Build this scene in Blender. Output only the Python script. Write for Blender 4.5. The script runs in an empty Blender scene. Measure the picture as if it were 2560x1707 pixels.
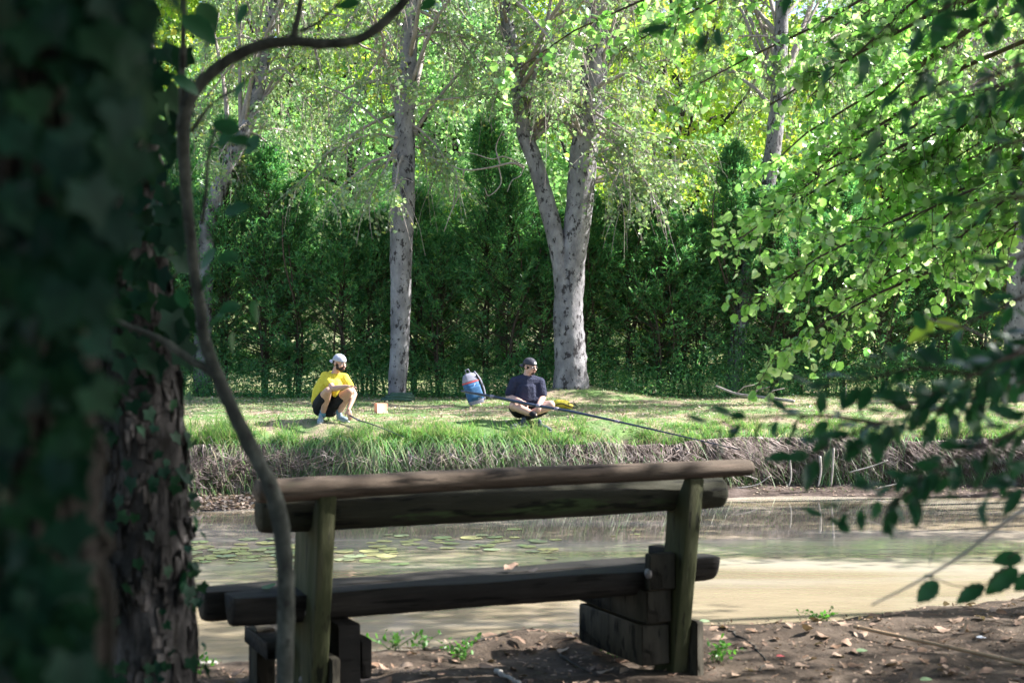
import bpy, math, random
import numpy as np
from mathutils import Vector, Matrix, Euler

rng = np.random.default_rng(7)
random.seed(7)
scene = bpy.context.scene
COL = scene.collection

# ------------------------------------------------------------------ camera, sky, sun, exposure
F, CX, YH, CZ = 3555.56, 1280.0, 880.0, 1.3
WATER = -0.67
cam_d = bpy.data.cameras.new('camera')
cam = bpy.data.objects.new('camera', cam_d)
COL.objects.link(cam)
cam.location = (0, 0, CZ)
cam.rotation_euler = (math.radians(90), 0, 0)
cam_d.sensor_width = 36.0
cam_d.lens = 50.0
cam_d.shift_y = 26.5 / 2560
cam_d.clip_start = 0.05
cam_d.clip_end = 2000
cam_d.dof.use_dof = True
cam_d.dof.focus_distance = 19.0
cam_d.dof.aperture_fstop = 4.8
cam_d.dof.aperture_blades = 0
scene.camera = cam

SUN = np.array([0.74, 0.16, 0.65]); SUN /= np.linalg.norm(SUN)
world = bpy.data.worlds.new('World')
scene.world = world
world.use_nodes = True
wn = world.node_tree
wn.nodes.clear()
sky = wn.nodes.new('ShaderNodeTexSky')
sky.sky_type = 'NISHITA'
sky.sun_disc = False
sky.sun_elevation = math.asin(SUN[2])
sky.sun_rotation = math.atan2(SUN[0], SUN[1])
sky.air_density = 1.0
sky.dust_density = 2.5
bg = wn.nodes.new('ShaderNodeBackground')
bg.inputs['Strength'].default_value = 0.105
wo = wn.nodes.new('ShaderNodeOutputWorld')
wn.links.new(sky.outputs[0], bg.inputs[0])
wn.links.new(bg.outputs[0], wo.inputs[0])
sun_d = bpy.data.lights.new('sun', 'SUN')
sun_d.energy = 5.0
sun_d.angle = math.radians(0.5)
sun_d.color = (1.0, 0.97, 0.92)
sun = bpy.data.objects.new('sun', sun_d)
COL.objects.link(sun)
sun.location = (20, 5, 30)
sun.rotation_euler = Vector(tuple(SUN)).to_track_quat('Z', 'Y').to_euler()
scene.view_settings.view_transform = 'Standard'
scene.view_settings.look = 'None'
scene.view_settings.gamma = 1
scene.view_settings.use_curve_mapping = False
scene.view_settings.exposure = 1.85
scene.cycles.use_denoising = True
scene.cycles.max_bounces = 10
scene.cycles.diffuse_bounces = 5
scene.cycles.transmission_bounces = 4
scene.cycles.sample_clamp_indirect = 6


# ------------------------------------------------------------------ helpers
def P(px, py, Y):
    """the place at depth Y that shows at photo pixel (px, py)"""
    return np.array([(px - CX) / F * Y, Y, CZ - (py - YH) / F * Y])


def unit(a):
    n = np.linalg.norm(a, axis=-1, keepdims=True)
    return a / np.maximum(n, 1e-9)


class MB:
    def __init__(s):
        s.v, s.f, s.n = [], [], 0

    def add(s, v, fs, mi=0):
        if not isinstance(fs, (list, tuple)):
            fs = [fs]
        v = np.asarray(v, float).reshape(-1, 3)
        for f in fs:
            f = np.asarray(f, int)
            if f.size:
                s.f.append((f + s.n, mi))
        s.v.append(v)
        s.n += len(v)
        return s

    def mesh(s, name, mats, smooth=False):
        me = bpy.data.meshes.new(name)
        V = np.concatenate(s.v)
        me.vertices.add(len(V))
        me.vertices.foreach_set('co', V.astype(np.float32).ravel())
        loops = np.concatenate([f.ravel() for f, _ in s.f])
        tot = np.concatenate([np.full(len(f), f.shape[1]) for f, _ in s.f])
        mi = np.concatenate([np.full(len(f), m) for f, m in s.f])
        start = np.concatenate([[0], np.cumsum(tot)[:-1]])
        me.loops.add(len(loops))
        me.loops.foreach_set('vertex_index', loops.astype(np.int32))
        me.polygons.add(len(tot))
        me.polygons.foreach_set('loop_start', start.astype(np.int32))
        me.polygons.foreach_set('loop_total', tot.astype(np.int32))
        me.polygons.foreach_set('material_index', mi.astype(np.int32))
        if smooth:
            me.polygons.foreach_set('use_smooth', np.ones(len(tot), bool))
        for m in (mats if isinstance(mats, (list, tuple)) else [mats]):
            me.materials.append(m)
        me.update(calc_edges=True)
        return me

    def build(s, name, mats, parent=None, smooth=False):
        return link(name, s.mesh(name, mats, smooth), parent)


def link(name, data, parent=None, mw=None):
    o = bpy.data.objects.new(name, data)
    COL.objects.link(o)
    if parent is not None:
        o.parent = parent
        # children are modelled in world space: undo the parent's transform
        o.matrix_parent_inverse = parent_world(parent).inverted()
    if mw is not None:
        o.matrix_basis = mw
    return o


def parent_world(o):
    m = o.matrix_basis.copy()
    if o.parent is not None:
        m = parent_world(o.parent) @ o.matrix_parent_inverse @ m
    return m


def tag(o, label=None, cat=None, group=None, kind=None):
    if label: o['label'] = label
    if cat: o['category'] = cat
    if group: o['group'] = group
    if kind: o['kind'] = kind
    return o


def thing(name, loc, label, cat, group=None):
    o = bpy.data.objects.new(name, None)
    COL.objects.link(o)
    o.location = tuple(loc)
    o.empty_display_size = 0.2
    return tag(o, label, cat, group)


def copy_thing(root, loc, rz, sc=(1, 1, 1), label=None, names=None):
    r = root.copy(); COL.objects.link(r)
    r.location = tuple(loc); r.rotation_euler = (0, 0, rz); r.scale = sc
    if label: r['label'] = label
    for ch in [c for c in bpy.data.objects if c.parent == root]:
        c = ch.copy(); COL.objects.link(c); c.parent = r
    return r


def catmull(pts, n=6):
    p = np.asarray(pts, float)
    p = np.vstack([2 * p[0] - p[1], p, 2 * p[-1] - p[-2]])
    out = []
    for i in range(1, len(p) - 2):
        a, b, c, d = p[i - 1:i + 3]
        for t in np.arange(n) / n:
            out.append(.5 * (2 * b + (c - a) * t + (2 * a - 5 * b + 4 * c - d) * t * t + (3 * b - a - 3 * c + d) * t ** 3))
    out.append(p[-2])
    return np.array(out)


def tube(pts, rad, seg=8, jag=0.0, round_ends=False, ell=1.0):
    p = np.asarray(pts, float)
    r = np.broadcast_to(np.asarray(rad, float), (len(p),)).copy()
    if round_ends:
        d0, d1 = unit(p[0] - p[1]), unit(p[-1] - p[-2])
        a = [math.radians(x) for x in (80, 55, 28)]
        pre = [(p[0] + d0 * r[0] * math.sin(x), r[0] * math.cos(x)) for x in a]
        post = [(p[-1] + d1 * r[-1] * math.sin(x), r[-1] * math.cos(x)) for x in reversed(a)]
        p = np.vstack([[q for q, _ in pre], p, [q for q, _ in post]])
        r = np.concatenate([[x for _, x in pre], r, [x for _, x in post]])
    t = unit(np.gradient(p, axis=0))
    ref = np.array([0, 0, 1.]) if abs(t[0][2]) < .8 else np.array([1., 0, 0])
    n = unit(np.cross(t[0], ref)); N = [n]
    for i in range(1, len(p)):
        n = unit(n - t[i] * np.dot(n, t[i])); N.append(n)
    N = np.array(N); B = np.cross(t, N)
    a = np.arange(seg) * 2 * math.pi / seg
    rr = r[:, None] * (1 + jag * (rng.random((len(p), seg)) - .5)) if jag else np.repeat(r[:, None], seg, 1)
    v = p[:, None, :] + rr[..., None] * (np.cos(a)[None, :, None] * N[:, None, :] + ell * np.sin(a)[None, :, None] * B[:, None, :])
    k = len(p)
    i = np.arange(k - 1)[:, None] * seg; j = np.arange(seg)[None, :]; j2 = (j + 1) % seg
    q = np.stack([i + j, i + j2, i + seg + j2, i + seg + j], -1).reshape(-1, 4)
    caps = [np.arange(seg)[::-1][None, :], (np.arange(seg) + (k - 1) * seg)[None, :]]
    return v.reshape(-1, 3), [q] + caps


def tubes(paths, rads, seg=3):
    """many thin tubes at once: paths (N,K,3), rads (N,K)"""
    p = np.asarray(paths, float); N, K = p.shape[:2]
    t = unit(np.gradient(p, axis=1))
    ref = np.where(np.abs(t[..., 2:3]) < .8, np.array([0, 0, 1.]), np.array([1., 0, 0]))
    n = unit(np.cross(t, ref)); b = np.cross(t, n)
    a = np.arange(seg) * 2 * math.pi / seg
    v = p[:, :, None, :] + rads[:, :, None, None] * (np.cos(a)[:, None] * n[:, :, None, :] + np.sin(a)[:, None] * b[:, :, None, :])
    base = (np.arange(N) * K * seg)[:, None, None]
    i = (np.arange(K - 1) * seg)[None, :, None]; j = np.arange(seg)[None, None, :]; j2 = (j + 1) % seg
    q = np.stack(np.broadcast_arrays(base + i + j, base + i + j2, base + i + seg + j2, base + i + seg + j), -1).reshape(-1, 4)
    return v.reshape(-1, 3), q


def rand_unit(n):
    return unit(rng.normal(size=(n, 3)))


def leaves4(pos, d, nrm, L, W, fold=.15):
    """kite leaves, two triangles each"""
    d = unit(d); s = unit(np.cross(d, nrm)); nn = np.cross(s, d)
    L = np.broadcast_to(L, (len(pos),))[:, None]; W = np.broadcast_to(W, (len(pos),))[:, None]
    v = np.stack([pos, pos + d * L * .42 + s * W / 2 + nn * W * fold, pos + d * L, pos + d * L * .42 - s * W / 2 + nn * W * fold], 1)
    b = (np.arange(len(pos)) * 4)[:, None]
    f = np.concatenate([b + [0, 1, 2], b + [0, 2, 3]], 0)
    return v.reshape(-1, 3), f


def leaves6(pos, d, nrm, L, W, fold=.12):
    """round leaves, two folded quads each"""
    d = unit(d); s = unit(np.cross(d, nrm)); nn = np.cross(s, d)
    L = np.broadcast_to(L, (len(pos),))[:, None]; W = np.broadcast_to(W, (len(pos),))[:, None]
    up = nn * W * fold
    v = np.stack([pos, pos + d * L * .22 + s * W * .42 + up, pos + d * L * .72 + s * W * .46 + up, pos + d * L,
                  pos + d * L * .72 - s * W * .46 + up, pos + d * L * .22 - s * W * .42 + up], 1)
    b = (np.arange(len(pos)) * 6)[:, None]
    f = np.concatenate([b + [0, 1, 2, 3], b + [0, 3, 4, 5]], 0)
    return v.reshape(-1, 3), f


def blades(pos, lean, L, W, droop):
    """grass blades: 3 segments, rising then arching over along lean (N,3 horizontal)"""
    n = len(pos)
    L = np.broadcast_to(L, (n,))[:, None]; W = np.broadcast_to(W, (n,))[:, None]; droop = np.broadcast_to(droop, (n,))[:, None]
    side = unit(np.stack([-lean[:, 1], lean[:, 0], np.zeros(n)], 1) + 1e-6)
    up = np.array([0, 0, 1.])
    def at(t):
        return pos + up * L * (t - droop * t * t * 1.1) + lean * L * (t * .25 + t * t * .75)
    rows = []
    for t, w in ((0, 1), (.35, .9), (.7, .6)):
        c = at(t); rows += [c - side * W * w / 2, c + side * W * w / 2]
    rows.append(at(1.0))
    v = np.stack(rows, 1)
    b = (np.arange(n) * 7)[:, None]
    q = np.concatenate([b + [0, 1, 3, 2], b + [2, 3, 5, 4]], 0)
    return v.reshape(-1, 3), [q, b + [4, 5, 6]]


def box(c, ax, ay, az, bev=0.008):
    """box from centre and three half-axis vectors, with chamfered edges along all sides"""
    c = np.asarray(c, float); A = [np.asarray(a, float) for a in (ax, ay, az)]
    l = [np.linalg.norm(a) for a in A]; u = [a / k for a, k in zip(A, l)]
    v, f = [], []
    idx = {}
    for sx in (-1, 1):
        for sy in (-1, 1):
            for sz in (-1, 1):
                s = (sx, sy, sz)
                for k in range(3):
                    w = c.copy()
                    for m in range(3):
                        w = w + u[m] * s[m] * (l[m] - (0 if m == k else bev))
                    idx[(s, k)] = len(v); v.append(w)
    q = []
    for k in range(3):
        m, n = [i for i in range(3) if i != k]
        for sk in (-1, 1):
            cs = []
            for (a, b) in ((-1, -1), (1, -1), (1, 1), (-1, 1)):
                s = [0, 0, 0]; s[k] = sk; s[m] = a; s[n] = b
                cs.append(idx[(tuple(s), k)])
            q.append(cs)
    for k in range(3):          # edges running along axis k
        m, n = [i for i in range(3) if i != k]
        for a in (-1, 1):
            for b in (-1, 1):
                s1 = [0, 0, 0]; s1[k] = -1; s1[m] = a; s1[n] = b
                s2 = list(s1); s2[k] = 1
                q.append([idx[(tuple(s1), m)], idx[(tuple(s2), m)], idx[(tuple(s2), n)], idx[(tuple(s1), n)]])
    tr = [[idx[((sx, sy, sz), k)] for k in range(3)] for sx in (-1, 1) for sy in (-1, 1) for sz in (-1, 1)]
    return np.array(v), [np.array(q), np.array(tr)]


def ellipsoid(c, r, R=None, nu=16, nv=10):
    v = [(0, 0, 1)]
    for i in range(1, nv):
        t = math.pi * i / nv
        for j in range(nu):
            a = 2 * math.pi * j / nu
            v.append((math.sin(t) * math.cos(a), math.sin(t) * math.sin(a), math.cos(t)))
    v.append((0, 0, -1))
    v = np.array(v) * np.asarray(r, float)
    if R is not None: v = v @ np.asarray(R, float).T
    v = v + np.asarray(c, float)
    q = []
    for i in range(nv - 2):
        for j in range(nu):
            a = 1 + i * nu + j; b = 1 + i * nu + (j + 1) % nu
            q.append([a, a + nu, b + nu, b])
    last = len(v) - 1
    t = [[0, 1 + j, 1 + (j + 1) % nu] for j in range(nu)] + [[last, last - nu + (j + 1) % nu, last - nu + j] for j in range(nu)]
    return v, [np.array(q), np.array(t)]


def blob(name, parts, mat, parent=None, voxel=.008, smooth=4):
    """one continuous surface grown round the given closed shapes"""
    mb = MB()
    for v, f in parts: mb.add(v, f)
    me = mb.mesh('tmp', mat)
    o = bpy.data.objects.new('tmp', me); COL.objects.link(o)
    m = o.modifiers.new('r', 'REMESH'); m.mode = 'VOXEL'; m.voxel_size = voxel; m.use_smooth_shade = True
    s = o.modifiers.new('s', 'SMOOTH'); s.iterations = smooth; s.factor = .5
    dg = bpy.context.evaluated_depsgraph_get()
    new = bpy.data.meshes.new_from_object(o.evaluated_get(dg))
    new.name = name
    bpy.data.objects.remove(o)
    if not new.materials: new.materials.append(mat)
    new.polygons.foreach_set('use_smooth', np.ones(len(new.polygons), bool))
    return link(name, new, parent)


# ------------------------------------------------------------------ materials
def new_mat(name):
    m = bpy.data.materials.new(name); m.use_nodes = True
    nt = m.node_tree; nt.nodes.clear()
    out = nt.nodes.new('ShaderNodeOutputMaterial')
    return m, nt, out


def N(nt, t, **kw):
    n = nt.nodes.new(t)
    for k, v in kw.items():
        if k.startswith('_'): setattr(n, k[1:], v)
        else: n.inputs[k.replace('_', ' ')].default_value = v
    return n


def ramp(nt, fac, stops, interp='LINEAR'):
    r = nt.nodes.new('ShaderNodeValToRGB'); r.color_ramp.interpolation = interp
    e = r.color_ramp.elements
    while len(e) < len(stops): e.new(.5)
    for x, (p, c) in zip(e, stops):
        x.position = p; x.color = (*c, 1) if len(c) == 3 else c
    nt.links.new(fac, r.inputs[0])
    return r.outputs[0]


def g(x): return (x, x, x)


def leaf_mat(name, cols, trans=.4, rough=.4, tboost=1.5, spec=.4):
    m, nt, out = new_mat(name)
    geo = N(nt, 'ShaderNodeNewGeometry'); oi = N(nt, 'ShaderNodeObjectInfo')
    add = N(nt, 'ShaderNodeMath', _operation='ADD'); fr = N(nt, 'ShaderNodeMath', _operation='FRACT')
    nt.links.new(geo.outputs['Random Per Island'], add.inputs[0]); nt.links.new(oi.outputs['Random'], add.inputs[1])
    nt.links.new(add.outputs[0], fr.inputs[0])
    st = [(i / max(1, len(cols) - 1), c) for i, c in enumerate(cols)]
    c = ramp(nt, fr.outputs[0], st)
    nz = N(nt, 'ShaderNodeTexNoise', Scale=1.3, Detail=2.0)
    tc = N(nt, 'ShaderNodeTexCoord'); nt.links.new(tc.outputs['Object'], nz.inputs['Vector'])
    hs = N(nt, 'ShaderNodeHueSaturation'); nt.links.new(c, hs.inputs['Color'])
    mr = N(nt, 'ShaderNodeMapRange'); mr.inputs[1].default_value = .3; mr.inputs[2].default_value = .7
    mr.inputs[3].default_value = .7; mr.inputs[4].default_value = 1.3
    nt.links.new(nz.outputs[0], mr.inputs[0]); nt.links.new(mr.outputs[0], hs.inputs['Value'])
    pr = N(nt, 'ShaderNodeBsdfPrincipled', Roughness=rough); pr.inputs['Specular IOR Level'].default_value = spec
    nt.links.new(hs.outputs[0], pr.inputs['Base Color'])
    tr = N(nt, 'ShaderNodeBsdfTranslucent')
    mul = N(nt, 'ShaderNodeMixRGB', _blend_type='MULTIPLY'); mul.inputs[0].default_value = 1
    mul.inputs[2].default_value = (1.08 * tboost, 1.2 * tboost, .74 * tboost, 1)
    nt.links.new(hs.outputs[0], mul.inputs[1]); nt.links.new(mul.outputs[0], tr.inputs[0])
    mx = N(nt, 'ShaderNodeMixShader'); mx.inputs[0].default_value = trans
    nt.links.new(pr.outputs[0], mx.inputs[1]); nt.links.new(tr.outputs[0], mx.inputs[2])
    nt.links.new(mx.outputs[0], out.inputs[0])
    return m


def surf_mat(name, stops, scale=8., detail=6., stretch=(1, 1, 1), rough=.85, bump=.4, bscale=None, spec=.25, dist=.02,
             second=None, lo=.3, hi=.7, rot=0., grain=None):
    """noise-coloured surface with relief; second = (colour, scale, threshold) blotches"""
    m, nt, out = new_mat(name)
    tc = N(nt, 'ShaderNodeTexCoord'); mp = N(nt, 'ShaderNodeMapping'); mp.inputs['Scale'].default_value = stretch
    nt.links.new(tc.outputs['Object'], mp.inputs[0])
    nz = N(nt, 'ShaderNodeTexNoise', Scale=scale, Detail=detail, Roughness=.65); nt.links.new(mp.outputs[0], nz.inputs['Vector'])
    st = [(lo + (hi - lo) * i / max(1, len(stops) - 1), c) for i, c in enumerate(stops)]
    c = ramp(nt, nz.outputs[0], st)
    if second:
        n2 = N(nt, 'ShaderNodeTexNoise', Scale=second[1], Detail=5.0, Roughness=.7); nt.links.new(mp.outputs[0], n2.inputs['Vector'])
        fac = ramp(nt, n2.outputs[0], [(second[2], g(0)), (second[2] + .05, g(1))])
        mx = N(nt, 'ShaderNodeMixRGB'); nt.links.new(fac, mx.inputs[0]); nt.links.new(c, mx.inputs[1]); mx.inputs[2].default_value = (*second[0], 1)
        c = mx.outputs[0]
    if rot: mp.vector_type = 'TEXTURE'; mp.inputs['Rotation'].default_value = (0, 0, rot); mp.inputs['Scale'].default_value = tuple(1 / k for k in stretch)
    if grain:
        n3 = N(nt, 'ShaderNodeTexNoise', Scale=grain, Detail=3.0, Roughness=.6); nt.links.new(mp.outputs[0], n3.inputs['Vector'])
        gf = ramp(nt, n3.outputs[0], [(.36, g(.22)), (.44, g(1)), (.58, g(1)), (.7, g(1.0))])
        mg = N(nt, 'ShaderNodeMixRGB', _blend_type='MULTIPLY'); mg.inputs[0].default_value = 1; nt.links.new(c, mg.inputs[1]); nt.links.new(gf, mg.inputs[2]); c = mg.outputs[0]
    pr = N(nt, 'ShaderNodeBsdfPrincipled', Roughness=rough); pr.inputs['Specular IOR Level'].default_value = spec
    nt.links.new(c, pr.inputs['Base Color'])
    nb = N(nt, 'ShaderNodeTexNoise', Scale=bscale or scale * 2, Detail=8.0, Roughness=.7); nt.links.new(mp.outputs[0], nb.inputs['Vector'])
    bp = N(nt, 'ShaderNodeBump', Strength=bump, Distance=dist); nt.links.new(nb.outputs[0], bp.inputs['Height'])
    nt.links.new(bp.outputs[0], pr.inputs['Normal']); nt.links.new(pr.outputs[0], out.inputs[0])
    return m


M = {}
M['poplar_leaf'] = leaf_mat('poplar_leaf', [(.15, .24, .11), (.22, .32, .17), (.32, .40, .27), (.22, .34, .15), (.20, .30, .16), (.42, .44, .12)], .42, .3, 1.4, .7)
M['alder_leaf'] = leaf_mat('alder_leaf', [(.10, .25, .05), (.19, .38, .10), (.30, .48, .17), (.06, .16, .04), (.22, .42, .12), (.50, .58, .40), (.09, .22, .06), (.3, .46, .2)], .48, .2, 1.7, 1.0)  # palest and darkest tints stand in for sun glints and shaded leaves
M['wood_leaf'] = leaf_mat('wood_leaf', [(.08, .18, .07), (.13, .26, .10), (.20, .34, .15), (.12, .24, .10), (.28, .38, .18)], .45, .35, 1.7, .6)
M['bright_leaf'] = leaf_mat('bright_leaf', [(.2, .32, .04), (.28, .42, .06), (.34, .44, .08), (.36, .30, .07)], .5, .4)
M['conifer'] = leaf_mat('conifer_needles', [(.045, .15, .065), (.07, .22, .085), (.12, .29, .10), (.055, .18, .09), (.22, .34, .10)], .4, .4, 1.7)
M['canopy_leaf'] = leaf_mat('canopy_leaf', [(.05, .11, .03), (.07, .15, .04)], .25, .45)
M['dark_leaf'] = leaf_mat('hornbeam_leaf', [(.015, .07, .032), (.026, .105, .04), (.02, .085, .045)], .3, .35, 1.6, .4)
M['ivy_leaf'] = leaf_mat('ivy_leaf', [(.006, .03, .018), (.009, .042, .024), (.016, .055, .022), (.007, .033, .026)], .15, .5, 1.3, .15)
M['lime_leaf'] = leaf_mat('lime_leaf', [(.30, .48, .05), (.40, .52, .08)], .45, .4)
M['grass'] = leaf_mat('grass_blade', [(.09, .20, .07), (.13, .28, .07), (.20, .36, .10), (.08, .21, .10), (.36, .34, .2), (.10, .2, .08), (.42, .38, .24)], .35, .4, 1.2)
M['lawn'] = leaf_mat('lawn_blade', [(.13, .24, .08), (.18, .30, .1), (.32, .33, .18), (.10, .2, .07)], .3, .5, 1.2)
M['weed'] = leaf_mat('weed_leaf', [(.06, .18, .03), (.1, .25, .04)], .4, .4)
M['pad'] = leaf_mat('lily_pad', [(.34, .46, .22), (.52, .56, .24), (.66, .6, .28), (.4, .5, .3)], .05, .2, 1, 1.0)
M['dead_leaf'] = leaf_mat('dead_leaf', [(.16, .10, .07), (.27, .18, .13), (.38, .28, .21), (.20, .12, .075), (.12, .08, .06)], .1, .7, 1, .2)
M['far_litter'] = leaf_mat('far_litter', [(.3, .2, .15), (.42, .32, .25), (.5, .42, .34), (.24, .15, .1)], .1, .7, 1, .2)
M['poplar_bark'] = surf_mat('poplar_bark', [(.13, .125, .135), (.235, .225, .24), (.38, .365, .38)], 4.5, 8, (1, 1, .6), bump=.9, bscale=16,
                            second=((.05, .045, .05), 10, .545), dist=.04)
M['poplar_bark_low'] = surf_mat('poplar_bark_low', [(.15, .13, .125), (.30, .26, .25), (.44, .39, .38)], 5, 8, (2.2, 2.2, .35), bump=1, bscale=16, dist=.06)
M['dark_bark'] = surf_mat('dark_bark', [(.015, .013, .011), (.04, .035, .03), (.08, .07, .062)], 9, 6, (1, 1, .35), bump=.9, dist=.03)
M['pine_bark'] = surf_mat('rough_bark', [(.014, .013, .013), (.04, .037, .036), (.10, .092, .09), (.25, .225, .22)], 16, 8, (1, 1, .28), bump=1, bscale=22,
                          dist=.05, second=((.02, .018, .015), 20, .57))
M['sapling_bark'] = surf_mat('sapling_bark', [(.03, .032, .03), (.065, .07, .06), (.14, .145, .125)], 30, 5, (1, 1, .6), bump=.5, dist=.01,
                             second=((.025, .025, .022), 34, .6))
M['twig'] = surf_mat('pale_twig', [(.24, .2, .18), (.42, .37, .35)], 10, 3, bump=.2)
M['dark_twig'] = surf_mat('dark_twig', [(.05, .035, .025), (.12, .09, .07)], 20, 3, bump=.2)
M['vine'] = surf_mat('ivy_vine', [(.022, .02, .016), (.058, .05, .041)], 30, 4, (1, 1, .4), bump=.4)
M['root'] = surf_mat('bank_root', [(.09, .068, .06), (.25, .20, .18), (.50, .43, .40)], 5.5, 4, (1, 1, 1), bump=.3, bscale=20)
TH = math.atan2(.80, 1.808)
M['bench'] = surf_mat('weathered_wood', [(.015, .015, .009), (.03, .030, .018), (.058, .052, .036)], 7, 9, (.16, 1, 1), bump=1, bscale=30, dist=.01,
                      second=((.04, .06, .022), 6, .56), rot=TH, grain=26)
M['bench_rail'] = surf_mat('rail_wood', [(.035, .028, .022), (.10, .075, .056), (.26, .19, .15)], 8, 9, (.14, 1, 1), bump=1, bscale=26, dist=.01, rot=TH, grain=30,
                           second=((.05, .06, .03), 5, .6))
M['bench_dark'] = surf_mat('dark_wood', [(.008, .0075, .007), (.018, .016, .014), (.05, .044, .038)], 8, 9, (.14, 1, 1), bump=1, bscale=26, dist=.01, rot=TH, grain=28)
M['bench_green'] = surf_mat('algae_wood', [(.022, .028, .010), (.052, .056, .024), (.095, .085, .055)], 7, 9, (1, 1, .12), bump=1, bscale=26, dist=.008, grain=30)
M['bench_block'] = surf_mat('cut_block', [(.02, .018, .012), (.045, .039, .028), (.09, .075, .057)], 7, 9, (1, 1, .3), bump=1, bscale=26, dist=.01, grain=24)
M['metal'] = surf_mat('rusty_bolt', [(.12, .1, .09), (.3, .28, .27)], 60, 3, rough=.5, spec=.5)
M['bamboo'] = surf_mat('bamboo_cane', [(.30, .19, .10), (.46, .32, .20)], 12, 4, bump=.2, rough=.5)
M['stick'] = surf_mat('pale_stick', [(.3, .27, .24), (.5, .47, .43)], 12, 4, bump=.3)


def ground_material():
    m, nt, out = new_mat('ground')
    tc = N(nt, 'ShaderNodeTexCoord'); sep = N(nt, 'ShaderNodeSeparateXYZ'); nt.links.new(tc.outputs['Object'], sep.inputs[0])
    def noise(s, d=6., r=.65):
        n = N(nt, 'ShaderNodeTexNoise', Scale=s, Detail=d, Roughness=r); nt.links.new(tc.outputs['Object'], n.inputs['Vector']); return n.outputs[0]
    def mix(f, a, b):
        x = N(nt, 'ShaderNodeMixRGB'); nt.links.new(f, x.inputs[0]); nt.links.new(a, x.inputs[1]); nt.links.new(b, x.inputs[2]); return x.outputs[0]
    dirt = ramp(nt, noise(7, 9), [(.3, (.035, .026, .019)), (.5, (.08, .058, .042)), (.7, (.15, .115, .088))])
    turf = ramp(nt, noise(1.6, 8), [(.36, (.33, .24, .19)), (.45, (.28, .25, .15)), (.54, (.12, .20, .07)), (.7, (.17, .26, .08))])
    mead = ramp(nt, noise(.25, 5), [(.35, (.40, .46, .18)), (.6, (.60, .56, .34))])
    hill = ramp(nt, noise(.2, 7), [(.35, (.10, .17, .06)), (.5, (.13, .14, .07)), (.65, (.10, .18, .06))])
    mud = ramp(nt, noise(3, 8), [(.35, (.04, .03, .024)), (.5, (.085, .062, .052)), (.65, (.15, .115, .10))])
    def step(src, a, b):
        r = N(nt, 'ShaderNodeMapRange'); r.inputs[1].default_value = a; r.inputs[2].default_value = b; nt.links.new(src, r.inputs[0]); return r.outputs[0]
    y, z = sep.outputs[1], sep.outputs[2]
    far = mix(step(y, 29, 32), turf, mead)
    far = mix(step(y, 40, 46), far, hill)
    bank = mix(step(z, .06, .16), mud, far)
    col = mix(step(y, 11, 13), dirt, bank)
    pr = N(nt, 'ShaderNodeBsdfPrincipled', Roughness=.9); pr.inputs['Specular IOR Level'].default_value = .2
    nt.links.new(col, pr.inputs['Base Color'])
    bp = N(nt, 'ShaderNodeBump', Strength=.8, Distance=.04); nt.links.new(noise(22, 8, .75), bp.inputs['Height'])
    nt.links.new(bp.outputs[0], pr.inputs['Normal']); nt.links.new(pr.outputs[0], out.inputs[0])
    return m


def water_material():
    m, nt, out = new_mat('muddy_water')
    tc = N(nt, 'ShaderNodeTexCoord')
    def nz(scale, st, d=3.):
        mp = N(nt, 'ShaderNodeMapping'); mp.inputs['Scale'].default_value = st; nt.links.new(tc.outputs['Object'], mp.inputs[0])
        n = N(nt, 'ShaderNodeTexNoise', Scale=scale, Detail=d); nt.links.new(mp.outputs[0], n.inputs['Vector']); return n.outputs[0]
    col = ramp(nt, nz(.5, (.5, 1.4, 1), 4.), [(.35, (.21, .172, .115)), (.65, (.32, .262, .178))])
    glare = ramp(nt, nz(.55, (.35, 1.9, 1), 5.), [(.46, g(0)), (.72, g(.85))])  # pale streaks painted into the colour, standing in for bright reflections
    fx = N(nt, 'ShaderNodeMixRGB'); nt.links.new(glare, fx.inputs[0]); nt.links.new(col, fx.inputs[1]); fx.inputs[2].default_value = (.47, .43, .37, 1); col = fx.outputs[0]
    pr = N(nt, 'ShaderNodeBsdfPrincipled', Roughness=.03, IOR=1.33)
    pr.inputs['Specular IOR Level'].default_value = .5
    nt.links.new(col, pr.inputs['Base Color'])
    # breeze: ripples fade towards the sheltered far bank
    sep = N(nt, 'ShaderNodeSeparateXYZ'); nt.links.new(tc.outputs['Object'], sep.inputs[0])
    r = N(nt, 'ShaderNodeMapRange'); r.inputs[1].default_value = 15.5; r.inputs[2].default_value = 11.5
    r.inputs[3].default_value = .03; r.inputs[4].default_value = .45
    nt.links.new(sep.outputs[1], r.inputs[0])
    ad = N(nt, 'ShaderNodeMath', _operation='ADD')
    nt.links.new(nz(2.2, (.6, 1, 1)), ad.inputs[0]); nt.links.new(nz(9, (.5, 1, 1)), ad.inputs[1])
    bp = N(nt, 'ShaderNodeBump', Distance=.012); nt.links.new(ad.outputs[0], bp.inputs['Height']); nt.links.new(r.outputs[0], bp.inputs['Strength'])
    nt.links.new(bp.outputs[0], pr.inputs['Normal']); nt.links.new(pr.outputs[0], out.inputs[0])
    return m


def plain(name, c, rough=.7, var=.15, scale=40, bump=.15, spec=.3):
    c = np.array(c)
    return surf_mat(name, [tuple(c * (1 - var)), tuple(c), tuple(np.minimum(1, c * (1 + var)))], scale, 4, rough=rough, bump=bump, spec=spec, dist=.004)


# ------------------------------------------------------------------ ground and water
def interp(x, xs, ys): return np.interp(x, xs, ys)


def wob(x, s=1., k=0):
    return np.sin(x * 1.7 * s + k) * .5 + np.sin(x * 4.1 * s + 1.3 + k) * .3 + np.sin(x * 9.7 * s + 2.1 * k) * .2


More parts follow.
